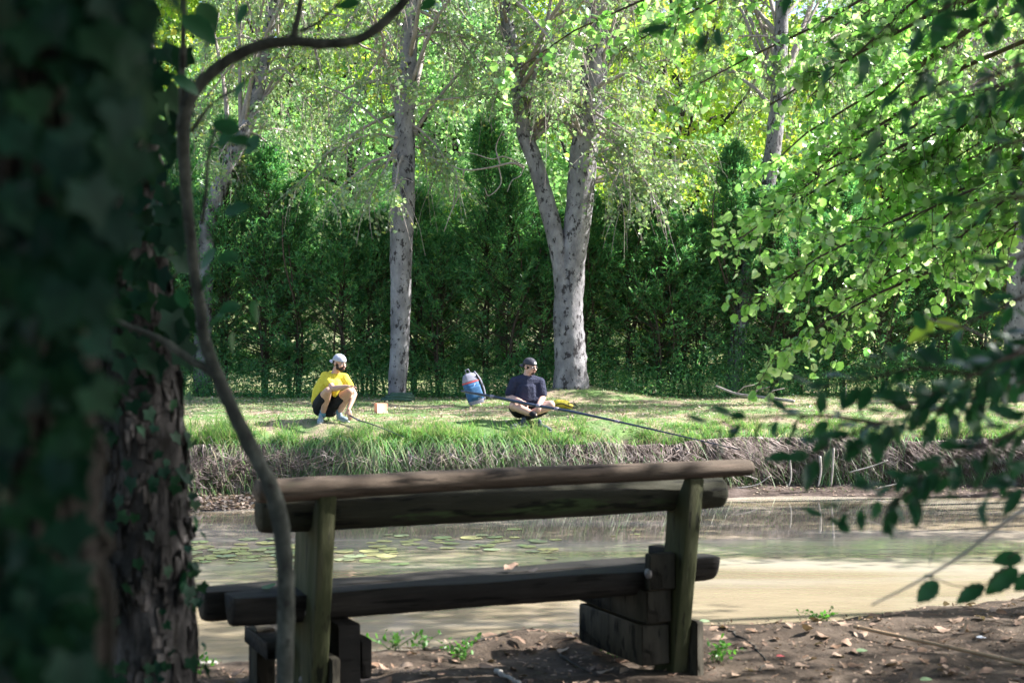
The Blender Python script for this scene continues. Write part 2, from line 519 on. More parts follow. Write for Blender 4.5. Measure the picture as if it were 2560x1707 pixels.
def near_edge(x):
    return interp(x, [-12, -4, -1.34, -.65, .04, .6, .93, 1.38, 2.64, 4, 7, 14], [4.2, 5.3, 5.85, 6.15, 6.6, 6.5, 6.7, 6.9, 7.5, 8.3, 9.4, 11]) + .07 * wob(x, 1.6)


def far_water(x):
    return interp(x, [-14, -4.3, -3.2, -2.2, 0, 2.8, 4, 8, 16], [16.8, 17.4, 17.9, 18.35, 18.4, 19.2, 19.5, 19.0, 18.5]) + .08 * wob(x, 1.2, 1)


def face_base(x):
    return far_water(x) + interp(x, [-6, -3.2, -2.2, 1, 3, 8], [1.15, 1.0, .45, .45, .7, 1.0])


def hnoise(x, y, s):
    return (np.sin(x * s + 1.3 * np.sin(y * s * .7)) * np.cos(y * s * 1.13 + 1.1 * np.sin(x * s * .8 + 2)))


def ground_z(x, y):
    x = np.asarray(x, float); y = np.asarray(y, float)
    ne, fw, fb = near_edge(x), far_water(x), face_base(x)
    near = .012 * hnoise(x, y, 3.1) + .010 * hnoise(x + 3, y, 8.3) + .006 * hnoise(x, y + 5, 19)
    near = near + .05 * np.exp(-((x - .15) ** 2 / .12 + (y - ne + .25) ** 2 / .02)) + .03 * np.exp(-((x - 1.5) ** 2 / .3 + (y - ne + .3) ** 2 / .03))
    t = np.clip((y - ne) / .55, 0, 1)
    near = near + (-1.0) * t * t * (3 - 2 * t) * 1.0
    bed = np.full_like(x, -1.3)
    zn = np.where(y < ne + .55, near, np.minimum(near, bed + .3 * np.clip(1 - (y - ne - .55) / 1, 0, 1)))
    # far side
    top0 = .08 + .05 * wob(x, .9, 2)
    a = np.clip((y - (fw - 1.5)) / 1.5, 0, 1)
    zf = -1.3 + (WATER + 1.3) * a
    b = np.clip((y - fw) / np.maximum(fb - fw, .1), 0, 1)
    zf = zf + .13 * b + .02 * hnoise(x, y, 6) * b
    c = np.clip((y - fb) / .22, 0, 1)
    zf = zf + (top0 - (WATER + .13)) * c * c * (3 - 2 * c)
    d = np.clip((y - fb - .22) / 1.1, 0, 1)
    zf = zf + (.34 - top0) * d * (2 - d)
    e = np.clip((y - 21) / 5, 0, 1)
    zf = zf + .12 * e + .02 * hnoise(x, y, 1.7) * e
    zf = zf + .22 * np.exp(-((x - 1.15) ** 2 / 1.0 + (y - 26) ** 2 / .9))
    h = np.clip((y - 29) / 12, 0, 1); zf = zf + 1.4 * h
    h2 = np.clip((y - 40) / 50, 0, 1); zf = zf + 18 * h2 * h2 * (3 - 2 * h2)
    return np.where(y < 13, zn, zf)


gx = np.unique(np.concatenate([[-400, -150, -60, -30, -18], np.arange(-14, -6, .5), np.arange(-6, 8, .07), np.arange(8, 16, .5), [20, 32, 60, 150, 400]]))
gy = np.unique(np.concatenate([[-300, -80, -20, -6], np.arange(-4, 4, .4), np.arange(4, 9.2, .05), np.arange(9.2, 17, .5), np.arange(17, 21.6, .06),
                               np.arange(21.6, 30, .3), np.arange(30, 90, 2.5), [110, 180, 500]]))
GX, GY = np.meshgrid(gx, gy)
GZ = ground_z(GX, GY)
nx, ny = len(gx), len(gy)
ii = (np.arange(ny - 1)[:, None] * nx + np.arange(nx - 1)[None, :])
quads = np.stack([ii, ii + 1, ii + nx + 1, ii + nx], -1).reshape(-1, 4)
mb = MB().add(np.stack([GX, GY, GZ], -1).reshape(-1, 3), quads)
tag(mb.build('ground', ground_material(), smooth=True), kind='structure')
wx = [-60, 60]
mb = MB().add([(-60, 3.5, WATER), (60, 3.5, WATER), (60, 23, WATER), (-60, 23, WATER)], np.array([[0, 1, 2, 3]]))
tag(mb.build('water', water_material()), kind='structure')


# ------------------------------------------------------------------ tree machinery
def limb_path(a, b, droop=.0, n=9, wig=.06):
    a, b = np.asarray(a, float), np.asarray(b, float)
    t = np.linspace(0, 1, n)[:, None]
    L = np.linalg.norm(b - a)
    p = a + (b - a) * t
    p[:, 2] += (4 * droop * L * (t * (1 - t)))[:, 0]
    w = rng.normal(size=(n, 3)) * wig * L / n; w[0] = 0
    return p + np.cumsum(w, 0) * np.minimum(t * 2, 1)


def twigs_on(path, n, length, spread=.8, fall=.35, lo=.25, K=5):
    """n twigs along a limb: returns (n,K,3)"""
    t = lo + (1 - lo) * np.sqrt(rng.random(n))
    idx = t * (len(path) - 1); i = np.minimum(idx.astype(int), len(path) - 2); fr = (idx - i)[:, None]
    st = path[i] * (1 - fr) + path[i + 1] * fr
    d = unit(unit(path[i + 1] - path[i]) * .8 + rand_unit(n) * spread)
    L = length * (.5 + rng.random(n))[:, None, None] * (1.1 - .4 * t)[:, None, None]
    s = np.linspace(0, 1, K)[None, :, None]
    p = st[:, None, :] + d[:, None, :] * L * s
    p[..., 2] -= (fall * L * s * s)[..., 0] * (.6 + .8 * rng.random((n, 1)))
    p += np.cumsum(rng.normal(size=p.shape) * .03 * L, 1) * s
    return p


def leaves_on(tw, m, L, hang=.6, ragged=.04, t0=.1):
    """m leaf placements per twig: pos, dir, normal"""
    n, K = tw.shape[:2]
    t = t0 + (1 - t0) * rng.random((n, m))
    idx = t * (K - 1); i = np.minimum(idx.astype(int), K - 2); fr = (idx - i)[..., None]
    r = np.arange(n)[:, None]
    pos = tw[r, i] * (1 - fr) + tw[r, i + 1] * fr
    pos = pos.reshape(-1, 3) + rng.normal(size=(n * m, 3)) * ragged
    d = rand_unit(n * m); d[:, 2] -= hang
    nr = rand_unit(n * m); nr[:, 2] += .5
    return pos, unit(d), unit(nr)


# poplars on the far bank --------------------------------------------------------------
def poplar(name, stems, Y, limbs, label, leafmat='poplar_leaf', bark='poplar_bark', nleaf=13, ntw=15, leafL=.075, low_bark=True, seed=0, twl=.55):
    base = P(stems[0][0][0], stems[0][0][1], Y)
    t = thing(name, (base[0], base[1], ground_z(base[0], base[1]) - .02), label, 'tree', 'pale trunked poplars on the far bank')
    paths = []
    for k, st in enumerate(stems):
        pts = np.array([P(px, py, Y + (dy if len(rest) == 0 else rest[0])) for (px, py, w, dy, *rest) in st])
        rad = np.array([w / F * Y / 2 for (px, py, w, *_) in st])
        if k == 0: pts[0, 2] = ground_z(pts[0, 0], pts[0, 1]) - .1
        pp = catmull(pts, 7); rr = np.interp(np.linspace(0, 1, len(pp)), np.linspace(0, 1, len(rad)), rad)
        if k == 0:
            rr[:2] *= np.array([1.08, 1.03])
        mb = MB(); v, f = tube(pp, rr, 14, jag=.10); mb.add(v, f)
        o = mb.build('trunk' if k == 0 else 'fork_stem', M[bark], t, smooth=True)
        paths.append(pp)
    wood, leafmb = MB(), MB()
    P_, D_, N_ = [], [], []
    for (si, tt, end, dr) in limbs:
        pp = paths[si]; a = pp[int(tt * (len(pp) - 1))]
        lp = limb_path(a, end, dr, 9, .12)
        L = np.linalg.norm(end - a)
        v, f = tube(lp, np.linspace(.018 + .008 * L, .006, len(lp)), 5); wood.add(v, f)
        tw = twigs_on(lp, int(ntw * max(1, L / 2.2)), twl, .9, .55, .2)
        v, f = tubes(tw, np.linspace(.006, .0025, tw.shape[1])[None, :].repeat(len(tw), 0), 3); wood.add(v, f)
        tw2 = twigs_on(lp, int(5 * max(1, L / 2)), .7, 1., .8, .1)          # bare drooping twigs
        v, f = tubes(tw2, np.linspace(.009, .003, tw2.shape[1])[None, :].repeat(len(tw2), 0), 3); wood.add(v, f)
        p, d, nn = leaves_on(tw, nleaf, leafL, .5)
        P_.append(p); D_.append(d); N_.append(nn)
    if P_:
        p, d, nn = map(np.concatenate, (P_, D_, N_))
        L = leafL * (.7 + .6 * rng.random(len(p)))
        v, f = leaves4(p, d, nn, L, L * .9); leafmb.add(v, f)
        leafmb.build('foliage', M[leafmat], t)
        wood.build('branch_work', M['twig'], t)
    return t


def limb_set(n, pxr, pyr, Yr, si=(0,), trange=(.55, 1.0), dr=.08):
    out = []
    for _ in range(n):
        e = P(rng.uniform(*pxr), rng.uniform(*pyr), rng.uniform(*Yr))
        out.append((int(rng.choice(si)), rng.uniform(*trange), e, rng.uniform(.02, dr * 2)))
    return out


t1 = [[(505, 1000, 46, 0), (512, 640, 44, 0), (530, 520, 42, 0), (575, 410, 38, 0), (640, 250, 34, 0), (680, 0, 28, 0), (700, -400, 20, 0), (705, -900, 8, 0)]]
poplar('poplar_tree', t1, 27.0, limb_set(34, (440, 900), (-300, 400), (25, 30), trange=(.42, .9)) + limb_set(6, (480, 760), (300, 500), (25.5, 28), trange=(.45, .6)),
       'leaning pale poplar at the far left, its trunk slanting up above the hedge')
t2 = [[(990, 990, 46, 0), (1000, 850, 48, 0), (1003, 650, 56, 0), (1008, 480, 60, 0), (1012, 300, 52, 0), (1022, 100, 44, 0), (1030, -250, 34, 0), (1030, -900, 10, 0)]]
poplar('poplar_tree', t2, 25.6, limb_set(46, (700, 1330), (-350, 330), (22.5, 28.5), trange=(.5, .92)) + limb_set(9, (680, 1150), (380, 520), (24, 26.5), trange=(.5, .6)),
       'straight single trunk poplar with mottled bark between the two seated anglers')
t3 = [[(1428, 968, 92, 0), (1426, 880, 80, 0), (1420, 780, 76, 0), (1430, 650, 70, 0), (1446, 540, 68, 0), (1458, 400, 70, 0), (1478, 250, 72, 0), (1490, 60, 60, 0), (1500, -300, 40, 0), (1500, -900, 12, 0)],
      [(1414, 780, 46, -.08), (1398, 640, 44, -.08), (1370, 520, 44, -.06), (1336, 400, 40, -.04), (1312, 330, 42, 0), (1290, 180, 38, 0), (1262, 0, 32, 0), (1230, -400, 14, 0)]]
poplar('poplar_tree', t3, 25.9, limb_set(56, (1150, 1830), (-350, 330), (22.5, 28.5), si=(0, 1), trange=(.5, .92)) + limb_set(16, (1500, 1800), (330, 560), (24, 27), trange=(.52, .66)),
       'thick forked poplar beside the angler in navy, two stems in a narrow V')
t4 = [[(1828, 1000, 40, 0), (1845, 850, 40, 0), (1868, 700, 40, 0), (1920, 450, 40, 0), (1942, 280, 40, 0), (1955, 0, 32, 0), (1960, -500, 16, 0)]]
poplar('poplar_tree', t4, 27.4, limb_set(34, (1650, 2300), (-350, 420), (26, 32), trange=(.66, .97)),
       'slim pale poplar leaning behind the hedge right of the forked poplar')
t5 = [[(2540, 990, 70, 0), (2545, 800, 64, 0), (2555, 550, 58, 0), (2560, 250, 50, 0), (2570, -100, 40, 0), (2570, -700, 15, 0)]]
poplar('poplar_tree', t5, 25.0, limb_set(30, (2200, 3000), (-350, 420), (22, 28), trange=(.5, .95)),
       'mottled poplar trunk at the right edge of the picture')

# two bare drooping branches caught in the sun beside the forked trunk
bb = thing('bare_branch', P(1300, 410, 25.4), 'dead grey curling branch hanging between the straight and the forked poplar', 'branch')
mb = MB()
for pts, w in (([(1310, 420), (1280, 408), (1220, 420), (1160, 425), (1110, 405), (1072, 392)], 7), ([(1250, 410), (1240, 370), (1255, 330)], 5),
               ([(1246, 412), (1252, 460), (1222, 490), (1212, 470)], 4), ([(1310, 415), (1262, 392), (1230, 398), (1180, 384), (1135, 380)], 4),
               ([(1160, 425), (1150, 480), (1128, 530), (1110, 580)], 5), ([(1140, 425), (1135, 500), (1128, 520)], 3),
               ([(1310, 420), (1300, 440), (1280, 452), (1268, 480)], 3)):
    pp = catmull([P(a, b, 25.2 + .1 * math.sin(a)) for a, b in pts], 6)
    v, f = tube(pp, np.linspace(w / F * 25 / 2, .006, len(pp)), 5); mb.add(v, f)
mb.build('branch_work', M['twig'], bb)


# conifer hedge ------------------------------------------------------------------------
def conifer(H, seed, label):
    t = thing('conifer', (0, 0, 0), label, 'conifer', 'dark conifers in the hedge behind the anglers')
    mb = MB()
    for q_ in range(3):
        o1, o2 = rng.normal(size=2) * .12, rng.normal(size=2) * .22
        pp = catmull([(o1[0] * .4, o1[1] * .4, -.1), (o1[0], o1[1], H * .3), (o2[0], o2[1], H * .65), (o2[0] * .5, 0, H * (.97 if q_ == 0 else .8))], 5)
        v, f = tube(pp, np.linspace(.035 - .008 * q_, .005, len(pp)), 6, .2); mb.add(v, f)
    nb = int(62 * H)
    z = .25 + (H - .3) * rng.random(nb) ** .85
    ang = rng.random(nb) * 2 * math.pi
    prof = np.interp(z / H, [0, .25, .5, .8, 1], [.70, .92, .84, .52, .12])
    L = prof * (.65 + .5 * rng.random(nb))
    rise = np.interp(z / H, [0, .4, 1], [.1, .55, 1.4])
    K = 5
    s = np.linspace(0, 1, K)[None, :, None]
    d = np.stack([np.cos(ang), np.sin(ang), rise], 1); d = unit(d)
    st = np.stack([np.zeros(nb), np.zeros(nb), z], 1)
    br = st[:, None, :] + d[:, None, :] * (L[:, None, None] * s) * 1.15
    br[..., 2] += (s * s)[..., 0] * L[:, None] * .15
    v, f = tubes(br, np.linspace(.009, .003, K)[None, :].repeat(nb, 0), 3); mb.add(v, f)
    o = mb.build('trunk', M['dark_twig'], t)
    keep = rng.random(nb) < np.interp(z, [.3, .6, .9, 1.6, 2.2], [.9, .75, .46, .65, 1])
    b2 = br[keep]; n = len(b2); m = 18
    tpos = .25 + .75 * rng.random((n, m)); idx = tpos * (K - 1); i = np.minimum(idx.astype(int), K - 2); fr = (idx - i)[..., None]
    r = np.arange(n)[:, None]
    pos = (b2[r, i] * (1 - fr) + b2[r, i + 1] * fr)
    dd = np.repeat(d[keep][:, None, :], m, 1)
    sprd = unit(dd + rng.normal(size=dd.shape) * .55 + np.array([0, 0, .25]))
    q = 5
    u = rng.random((n, m, q, 1))
    sp = pos[:, :, None, :] + sprd[:, :, None, :] * u * .13
    nd = unit(sprd[:, :, None, :] + rng.normal(size=(n, m, q, 3)) * .5)
    sp = sp.reshape(-1, 3); nd = nd.reshape(-1, 3)
    L2 = .05 + .05 * rng.random(len(sp))
    v, f = leaves4(sp, nd, rand_unit(len(sp)), L2, L2 * .26, .1)
    MB().add(v, f).build('foliage', M['conifer'], t)
    return t


rng = np.random.default_rng(21)
protos = [conifer(3.9, 1, 'x'), conifer(3.1, 2, 'x'), conifer(4.7, 3, 'x'), conifer(3.5, 4, 'x')]
used = set()
ORD = 'first second third fourth fifth sixth seventh eighth ninth tenth eleventh twelfth thirteenth fourteenth'.split()
MARKS = [(-900, 'left edge of the picture'), (525, 'leaning poplar'), (1000, 'straight poplar'), (1425, 'forked poplar'), (1850, 'slim poplar'), (2545, 'poplar at the right edge')]
cnts = {}
def hedge_label(row, px):
    mk = [m for m in MARKS if m[0] <= px][-1] if px > -900 else MARKS[0]
    k = (row, mk[1]); cnts[k] = cnts.get(k, 0) + 1
    return 'dark conifer in the %s hedge row, %s right of the %s' % (('front', 'back')[row], ORD[cnts[k] - 1], mk[1])
xs = np.arange(-7.4, 11.2, .68)
k = 0
front_lab = 'dark feathery conifer in the front row of the hedge behind the anglers'
back_lab = 'dark feathery conifer in the back row of the hedge, seen through the front row'
for row, (yy, xo, lab) in enumerate(((27.2, 0, front_lab), (28.1, .33, back_lab))):
    for x in xs + xo:
        if row and rng.random() < .3: continue
        lab = hedge_label(row, CX + F * x / yy)
        pi = int(rng.integers(0, 4)); y = yy + rng.uniform(-.25, .25); x = x + rng.uniform(-.15, .15)
        sc = rng.uniform(.85, 1.12); loc = (x, y, ground_z(x, y))
        wsc = rng.uniform(.9, 1.15)
        if pi not in used:
            used.add(pi); o = protos[pi]; o.location = loc; o.scale = (wsc, wsc, sc); o.rotation_euler = (0, 0, rng.random() * 6); o['label'] = lab
        else:
            copy_thing(protos[pi], loc, rng.random() * 6, (wsc, wsc, sc), lab)


# woodland and shrubs behind ------------------------------------------------------------
def crown_points(n, c, r, ncl, cs):
    cc = rand_unit(ncl) * (rng.random((ncl, 1)) ** .35) * r
    k = rng.integers(0, ncl, n)
    p = cc[k] + rng.normal(size=(n, 3)) * cs * np.array([1, 1, .55])
    return p + c


def wood_tree(H, R, n, size, mat, label, group, name='woodland_tree', bark='dark_bark', ncl=70, cs=.5, lowcrown=.28, cat='tree'):
    t = thing(name, (0, 0, 0), label, cat, group)
    mb = MB()
    pp = catmull([(0, 0, -.3), (rng.uniform(-.2, .2), 0, H * .3), (rng.uniform(-.4, .4), rng.uniform(-.3, .3), H * .6), (0, 0, H * .92)], 5)
    v, f = tube(pp, np.linspace(.02 * H, .03, len(pp)), 8); mb.add(v, f)
    cz = H * (lowcrown + 1) / 2; rz = H * (1 - lowcrown) / 2
    for _ in range(14):
        a = pp[int(rng.uniform(.25, .85) * (len(pp) - 1))]
        e = np.array([0, 0, cz]) + rand_unit(1)[0] * np.array([R, R, rz]) * .75
        lp = limb_path(a, e, .03, 6, .1); v, f = tube(lp, np.linspace(.008 * H, .02, 6), 5); mb.add(v, f)
    mb.build('trunk', M[bark], t)
    p = crown_points(n, np.array([0, 0, cz]), np.array([R, R, rz]), ncl, cs)
    p[:, 2] = np.maximum(p[:, 2], .1 + .3 * rng.random(n))
    d = rand_unit(n); d[:, 2] -= .4; nr = rand_unit(n); nr[:, 2] += .7
    L = size * (.6 + .8 * rng.random(n))
    v, f = leaves4(p, d, nr, L, L * .8)
    MB().add(v, f).build('foliage', M[mat], t)
    return t


rng = np.random.default_rng(33)
G = 'trees of the wood on the slope beyond the hedge'
wp = [wood_tree(11.5, 3.6, 15000, .18, 'wood_leaf', 'x', G), wood_tree(14, 4.0, 15000, .18, 'poplar_leaf', 'x', G),
      wood_tree(11, 3.4, 10000, .16, 'wood_leaf', 'x', G), wood_tree(12, 3.8, 11000, .17, 'bright_leaf', 'x', G)]
spots = []
for x in np.arange(-15, 20, 3.1): spots.append((x + rng.uniform(-1, 1), 42 + rng.uniform(-3, 3)))
for x in np.arange(-22, 28, 5.0): spots.append((x + rng.uniform(-1, 1), 55 + rng.uniform(-3, 3)))
for x in np.arange(-26, 34, 6.5): spots.append((x + rng.uniform(-1, 1), 68 + rng.uniform(-3, 3)))
print('wood rows', len(np.arange(-15, 20, 3.1)), len(np.arange(-22, 28, 5.0)), len(np.arange(-26, 34, 6.5)))
wl = ['mid green leafy tree', 'pale silvery green tree', 'mid green leafy tree', 'bright yellow green tree']
order = [0, 1, 2, 3]
for i, (x, y) in enumerate(spots):
    wpx = CX + F * x / y
    if i >= 4 and ((1560 < wpx < 2500 and rng.random() < .35) or (1050 < wpx < 1400 and rng.random() < .25)): continue
    rw = int(i >= 12) + int(i >= 22); nth = i - (0, 12, 22)[rw]
    suf = ', %s from the left in its row, %s row of the wood' % (ORD[nth], ('nearest', 'middle', 'farthest')[rw])
    pi = order[i] if i < 4 else int(rng.choice(4, p=[.3, .3, .25, .15]))
    loc = (x, y, ground_z(x, y)); s = rng.uniform(.85, 1.15)
    if i < 4:
        o = wp[pi]; o.location = loc; o['label'] = wl[pi] + suf; o.scale = (s, s, s)
    else: copy_thing(wp[pi], loc, rng.random() * 6, (s, s, s), wl[pi] + suf)

G2 = 'sunlit shrubs between the hedge and the wood'
sp = [wood_tree(4.6, 1.6, 5000, .10, 'bright_leaf', 'x', G2, 'shrub', ncl=40, cs=.28, lowcrown=.05, cat='shrub'),
      wood_tree(5.6, 1.7, 6000, .10, 'wood_leaf', 'x', G2, 'shrub', ncl=45, cs=.28, lowcrown=.05, cat='shrub')]
sl = ['rounded yellow green shrub standing behind the hedge', 'tall green shrub standing behind the hedge']
i = 0
for x in np.arange(-9, 14, 1.75):
    y = 33 + rng.uniform(-1.5, 2.5); pi = i if i < 2 else int(rng.random() < .6)
    if abs(x - 3.6) < 1.2: pi = 0 if i >= 2 else pi
    s = rng.uniform(.95, 1.35); loc = (x, y, ground_z(x, y))
    if i < 2: o = sp[pi]; o.location = loc; o['label'] = sl[pi] + ', ' + ORD[i] + ' from the left'; o.scale = (s, s, s)
    else: copy_thing(sp[pi], loc, rng.random() * 6, (s, s, s), sl[pi] + ', ' + ORD[i] + ' from the left')
    i += 1

rng = np.random.default_rng(44)
# low undergrowth along the foot of the hedge
n = 52000
x = rng.uniform(-8, 11, n); y = 26.5 + rng.normal(size=n) * .25
h = np.abs(rng.normal(size=n)) * (.24 + .14 * (np.sin(x * 1.9) > .2) + .14 * (x > 3))
z = ground_z(x, y) + h
d = rand_unit(n); L = .05 + .05 * rng.random(n)
L *= .8; v, f = leaves4(np.stack([x, y, z], 1), d, rand_unit(n), L, L * .3)
tag(MB().add(v, f).build('undergrowth', M['conifer']), 'low dark undergrowth along the foot of the conifer hedge', 'undergrowth', kind='stuff')

# ------------------------------------------------------------------ far bank: grass, roots, litter
def xz(n, a, b): return rng.uniform(a, b, n)

mb = MB()
ntuft = 1500
tx = xz(ntuft, -6.5, 8.5)
tx = np.concatenate([tx, rng.normal(-3.1, .5, 60), rng.normal(-1.2, .35, 90), rng.normal(-.4, .5, 90), rng.normal(-4, .6, 60), rng.normal(2.8, .8, 150)])
kp = (np.sin(tx * 2.9 + 1.1 * np.sin(tx * 1.3)) + .5 * np.sin(tx * 7.7) + rng.normal(size=len(tx)) * .6) > -.35; tx = tx[kp]
ty = face_base(tx) + .06 + np.abs(rng.normal(size=len(tx))) * .42
per = 16
px_ = np.repeat(tx, per) + rng.normal(size=len(tx) * per) * .05
py_ = np.repeat(ty, per) + rng.normal(size=len(tx) * per) * .05
tl = np.repeat(.12 + .2 * rng.random(len(tx)) ** 1.5, per) * (.6 + .7 * rng.random(len(px_)))
tl = np.where(py_ > 19.35, tl * .5, tl); tl *= 1 + .35 * (np.sin(px_ * 2.3) * np.sin(px_ * .9 + 1) > .1)
a = rng.random(len(px_)) * 2 * math.pi
lean = np.stack([np.cos(a) * .5, -np.abs(np.sin(a)) * .6 - .15, np.zeros(len(a))], 1)
dr = rng.uniform(.1, .9, len(a))
v, f = blades(np.stack([px_, py_, ground_z(px_, py_) - .01], 1), lean, tl, .009, dr)
mb.add(v, f)
# long blades spilling down over the eroded face
nn = 5200
hx = np.concatenate([rng.uniform(-5.5, 1.5, 2300), rng.uniform(1.5, 8, 500), rng.normal(-1.9, .55, 2200), rng.normal(-.3, .5, 1100), rng.normal(-2.9, .3, 400), rng.normal(4.6, 1, 400)])
nn = len(hx); hy = face_base(hx) + rng.uniform(.02, .22, nn)
a = rng.random(nn) * math.pi
lean = np.stack([np.cos(a) * .45, -.35 - .4 * rng.random(nn), np.zeros(nn)], 1)
v, f = blades(np.stack([hx, hy, ground_z(hx, hy) - .02], 1), lean, rng.uniform(.3, .75, nn), .012, rng.uniform(1.0, 1.9, nn))
mb.add(v, f)
tag(mb.build('grass', M['grass']), 'long green grass arching over the edge of the far bank', 'grass', kind='stuff')
mb = MB()
n = 42000
x = xz(n, -7, 9); y = rng.uniform(0, 1, n) ** .8 * 6.8 + 19.6
pat = (np.sin(x * 1.3 + 1.7 * np.sin(y * 1.1)) + np.sin(y * 2.9 + x * .4)) > rng.normal(size=n) * .7 - .1
x, y = x[pat], y[pat]; n = len(x)
a = rng.random(n) * 6.28; lean = np.stack([np.cos(a), np.sin(a), 0 * a], 1) * .6
v, f = blades(np.stack([x, y, ground_z(x, y) - .005], 1), lean, rng.uniform(.03, .09, n), .008, rng.uniform(.2, .7, n))
mb.add(v, f)
tag(mb.build('short_grass', M['lawn']), 'short trodden grass on the flat top of the far bank', 'grass', kind='stuff')
n = 9000
x = xz(n, -7, 9); y = rng.uniform(19.8, 26.8, n)
d = rand_unit(n); d[:, 2] *= .2; nr = rand_unit(n) * .35; nr[:, 2] += 1
L = rng.uniform(.03, .07, n)
v, f = leaves4(np.stack([x, y, ground_z(x, y) + .012], 1), d, nr, L, L * .6)
n = 2600
x = rng.uniform(-6.2, -2.9, n); y = far_water(x) + rng.uniform(0, 1, n) * (face_base(x) - far_water(x))
v2, f2 = leaves4(np.stack([x, y, ground_z(x, y) + .015], 1), rand_unit(n) * np.array([1, 1, .3]), unit(rand_unit(n) * .5 + np.array([0, 0, 1])), rng.uniform(.04, .09, n), .04)
mb = MB().add(v, f); mb.add(v2, f2)
n = 350
x = rng.uniform(3.3, 8, n); y = far_water(x) + rng.uniform(0.05, .9, n) * (face_base(x) - far_water(x))
v2, f2 = leaves4(np.stack([x, y, ground_z(x, y) + .012], 1), rand_unit(n) * np.array([1, 1, .2]), unit(rand_unit(n) * .3 + np.array([0, 0, 1])), rng.uniform(.03, .06, n), .03)
mb.add(v2, f2)
tag(mb.build('leaf_litter', M['far_litter']), 'dry tan leaf litter strewn over the far bank and its shelf', 'leaf litter', kind='stuff')

# roots hanging down the eroded face
n = 3900
x = rng.uniform(-6.3, 8.8, n); K = 8
s = np.linspace(0, 1, K)[None, :]
x0 = x[:, None]; fbv = face_base(x)[:, None]
y = fbv + .16 - s * .24 * rng.uniform(.6, 1.3, (n, 1)) - .03
ztop = ground_z(x, face_base(x) + .2)[:, None]; zb = WATER + .12
ln = rng.uniform(.25, 1.0, (n, 1))
z = ztop + .0 - s * (ztop - zb) * ln
wig = np.cumsum(rng.normal(size=(n, K)) * .022, 1); wig2 = np.cumsum(rng.normal(size=(n, K)) * .015, 1)
curl = np.clip(s - .6, 0, 1) * rng.normal(size=(n, 1)) * .35
tilt = np.where(x > 2.6, .28, 0)[:, None] * s * (1 + .4 * rng.normal(size=(n, 1)))
p = np.stack([x0 + wig + curl + tilt, y + wig2 - .03, z], -1)
r = (rng.uniform(.0025, .006, (n, 1)) + (rng.random((n, 1)) < .06) * .008) * (1.15 - .7 * s)
v, f = tubes(p, r, 3)
mb = MB().add(v, f)
# tangled mat on the left where the bank is undercut, and horizontal trailing roots
n = 1500
x = rng.uniform(-6, -2.4, n); zz = rng.uniform(WATER + .1, -.1, n)
p0 = np.stack([x, face_base(x) - rng.uniform(.02, .15, n), zz], 1)
st = rng.normal(size=(n, 6, 3)) * np.array([.05, .015, .035]); st = np.cumsum(st, 1) * 1.3
v, f = tubes(p0[:, None, :] + st, np.full((n, 6), .003) * rng.uniform(.7, 1.8, (n, 1)), 3); mb.add(v, f)
tag(mb.build('bank_roots', M['root']), 'tangle of pale exposed roots hanging down the eroded far bank', 'roots', kind='stuff')

# thicker single roots standing free of the face
for i, (pts, w) in enumerate((([(2050, 1140), (2052, 1180), (2046, 1215)], 7), ([(2084, 1120), (2082, 1170), (2078, 1215)], 6), ([(1975, 1150), (1978, 1190), (1972, 1215)], 5),
                              ([(2125, 1180), (2180, 1165), (2220, 1150)], 4), ([(1838, 1220), (1890, 1212), (1925, 1190)], 4), ([(1830, 1182), (1870, 1190), (1895, 1198)], 4),
                              ([(2190, 1222), (2240, 1210), (2290, 1200)], 5))):
    lab = ['thick pale root at the waterline right of the bench, left of a pair', 'thick pale root at the waterline right of the bench, right of a pair',
           'short pale root hanging just right of the end of the bench', 'thin root leaning across the bank above the shelf', 'curved grey twig lying on the mud by the end of the bench rail',
           'pale straight twig on the mud just above the curved one', 'dark stick on the muddy shelf at right'][i]
    mb = MB(); pp = catmull([P(a, b, 19.75) for a, b in pts], 5); v, f = tube(pp, np.linspace(w, w * .6, len(pp)) / F * 19.7 / 2, 6, .15); mb.add(v, f)
    nm = 'root' if i < 4 else 'twig'
    tag(mb.build(nm, M['stick'], smooth=True), lab, nm)

# a pale rock-like clod on the left shelf, fallen branch and small stake on the grass
def lump(name, c, r, mat, label, cat, seed=0, rough=.25):
    v, f = ellipsoid(c, r, nu=14, nv=9)
    dv = v - np.asarray(c); v = np.asarray(c) + dv * (1 + rough * (rng.random((len(v), 1)) - .5))
    return tag(MB().add(v, f).build(name, mat, smooth=False), label, cat)

c = P(478, 1262, 18.0); lump('clod', (c[0], c[1], ground_z(c[0], c[1]) + .03), (.15, .11, .075), M['root'], 'pale tan clod of earth on the leafy shelf beside the rough trunk', 'clod')
bp = catmull([P(1790, 965, 25.2), P(1840, 984, 24.6), P(1900, 992, 24), P(1985, 1003, 23.4)], 6)
bp[:, 2] = np.maximum(bp[:, 2], ground_z(bp[:, 0], bp[:, 1]) + .02)
v, f = tube(bp, np.linspace(.018, .03, len(bp)), 6, .15)
mb = MB().add(v, f)
for i in (6, 10, 13):
    q = bp[i]; v, f = tube(np.array([q, q + [.12, -.1, .12], q + [.3, -.15, .16]]), [.012, .009, .005], 4); mb.add(v, f)
tag(mb.build('fallen_branch', M['twig'], smooth=True), 'long grey fallen branch sloping down onto the grass right of the forked poplar', 'branch')
for i, (px, h) in enumerate(((2112, .34), (2134, .26))):
    b = P(px, 992, 24.5); b[2] = ground_z(b[0], b[1]); v, f = tube(np.array([b, b + [.02, 0, h * .5], b + [.03 + .03 * i, 0, h]]), [.009, .008, .004], 5)
    tag(MB().add(v, f).build('dry_stalk', M['twig']), ['taller dry stalk standing on the bright grass at right', 'shorter leaning dry stalk on the bright grass at right'][i], 'stalk')

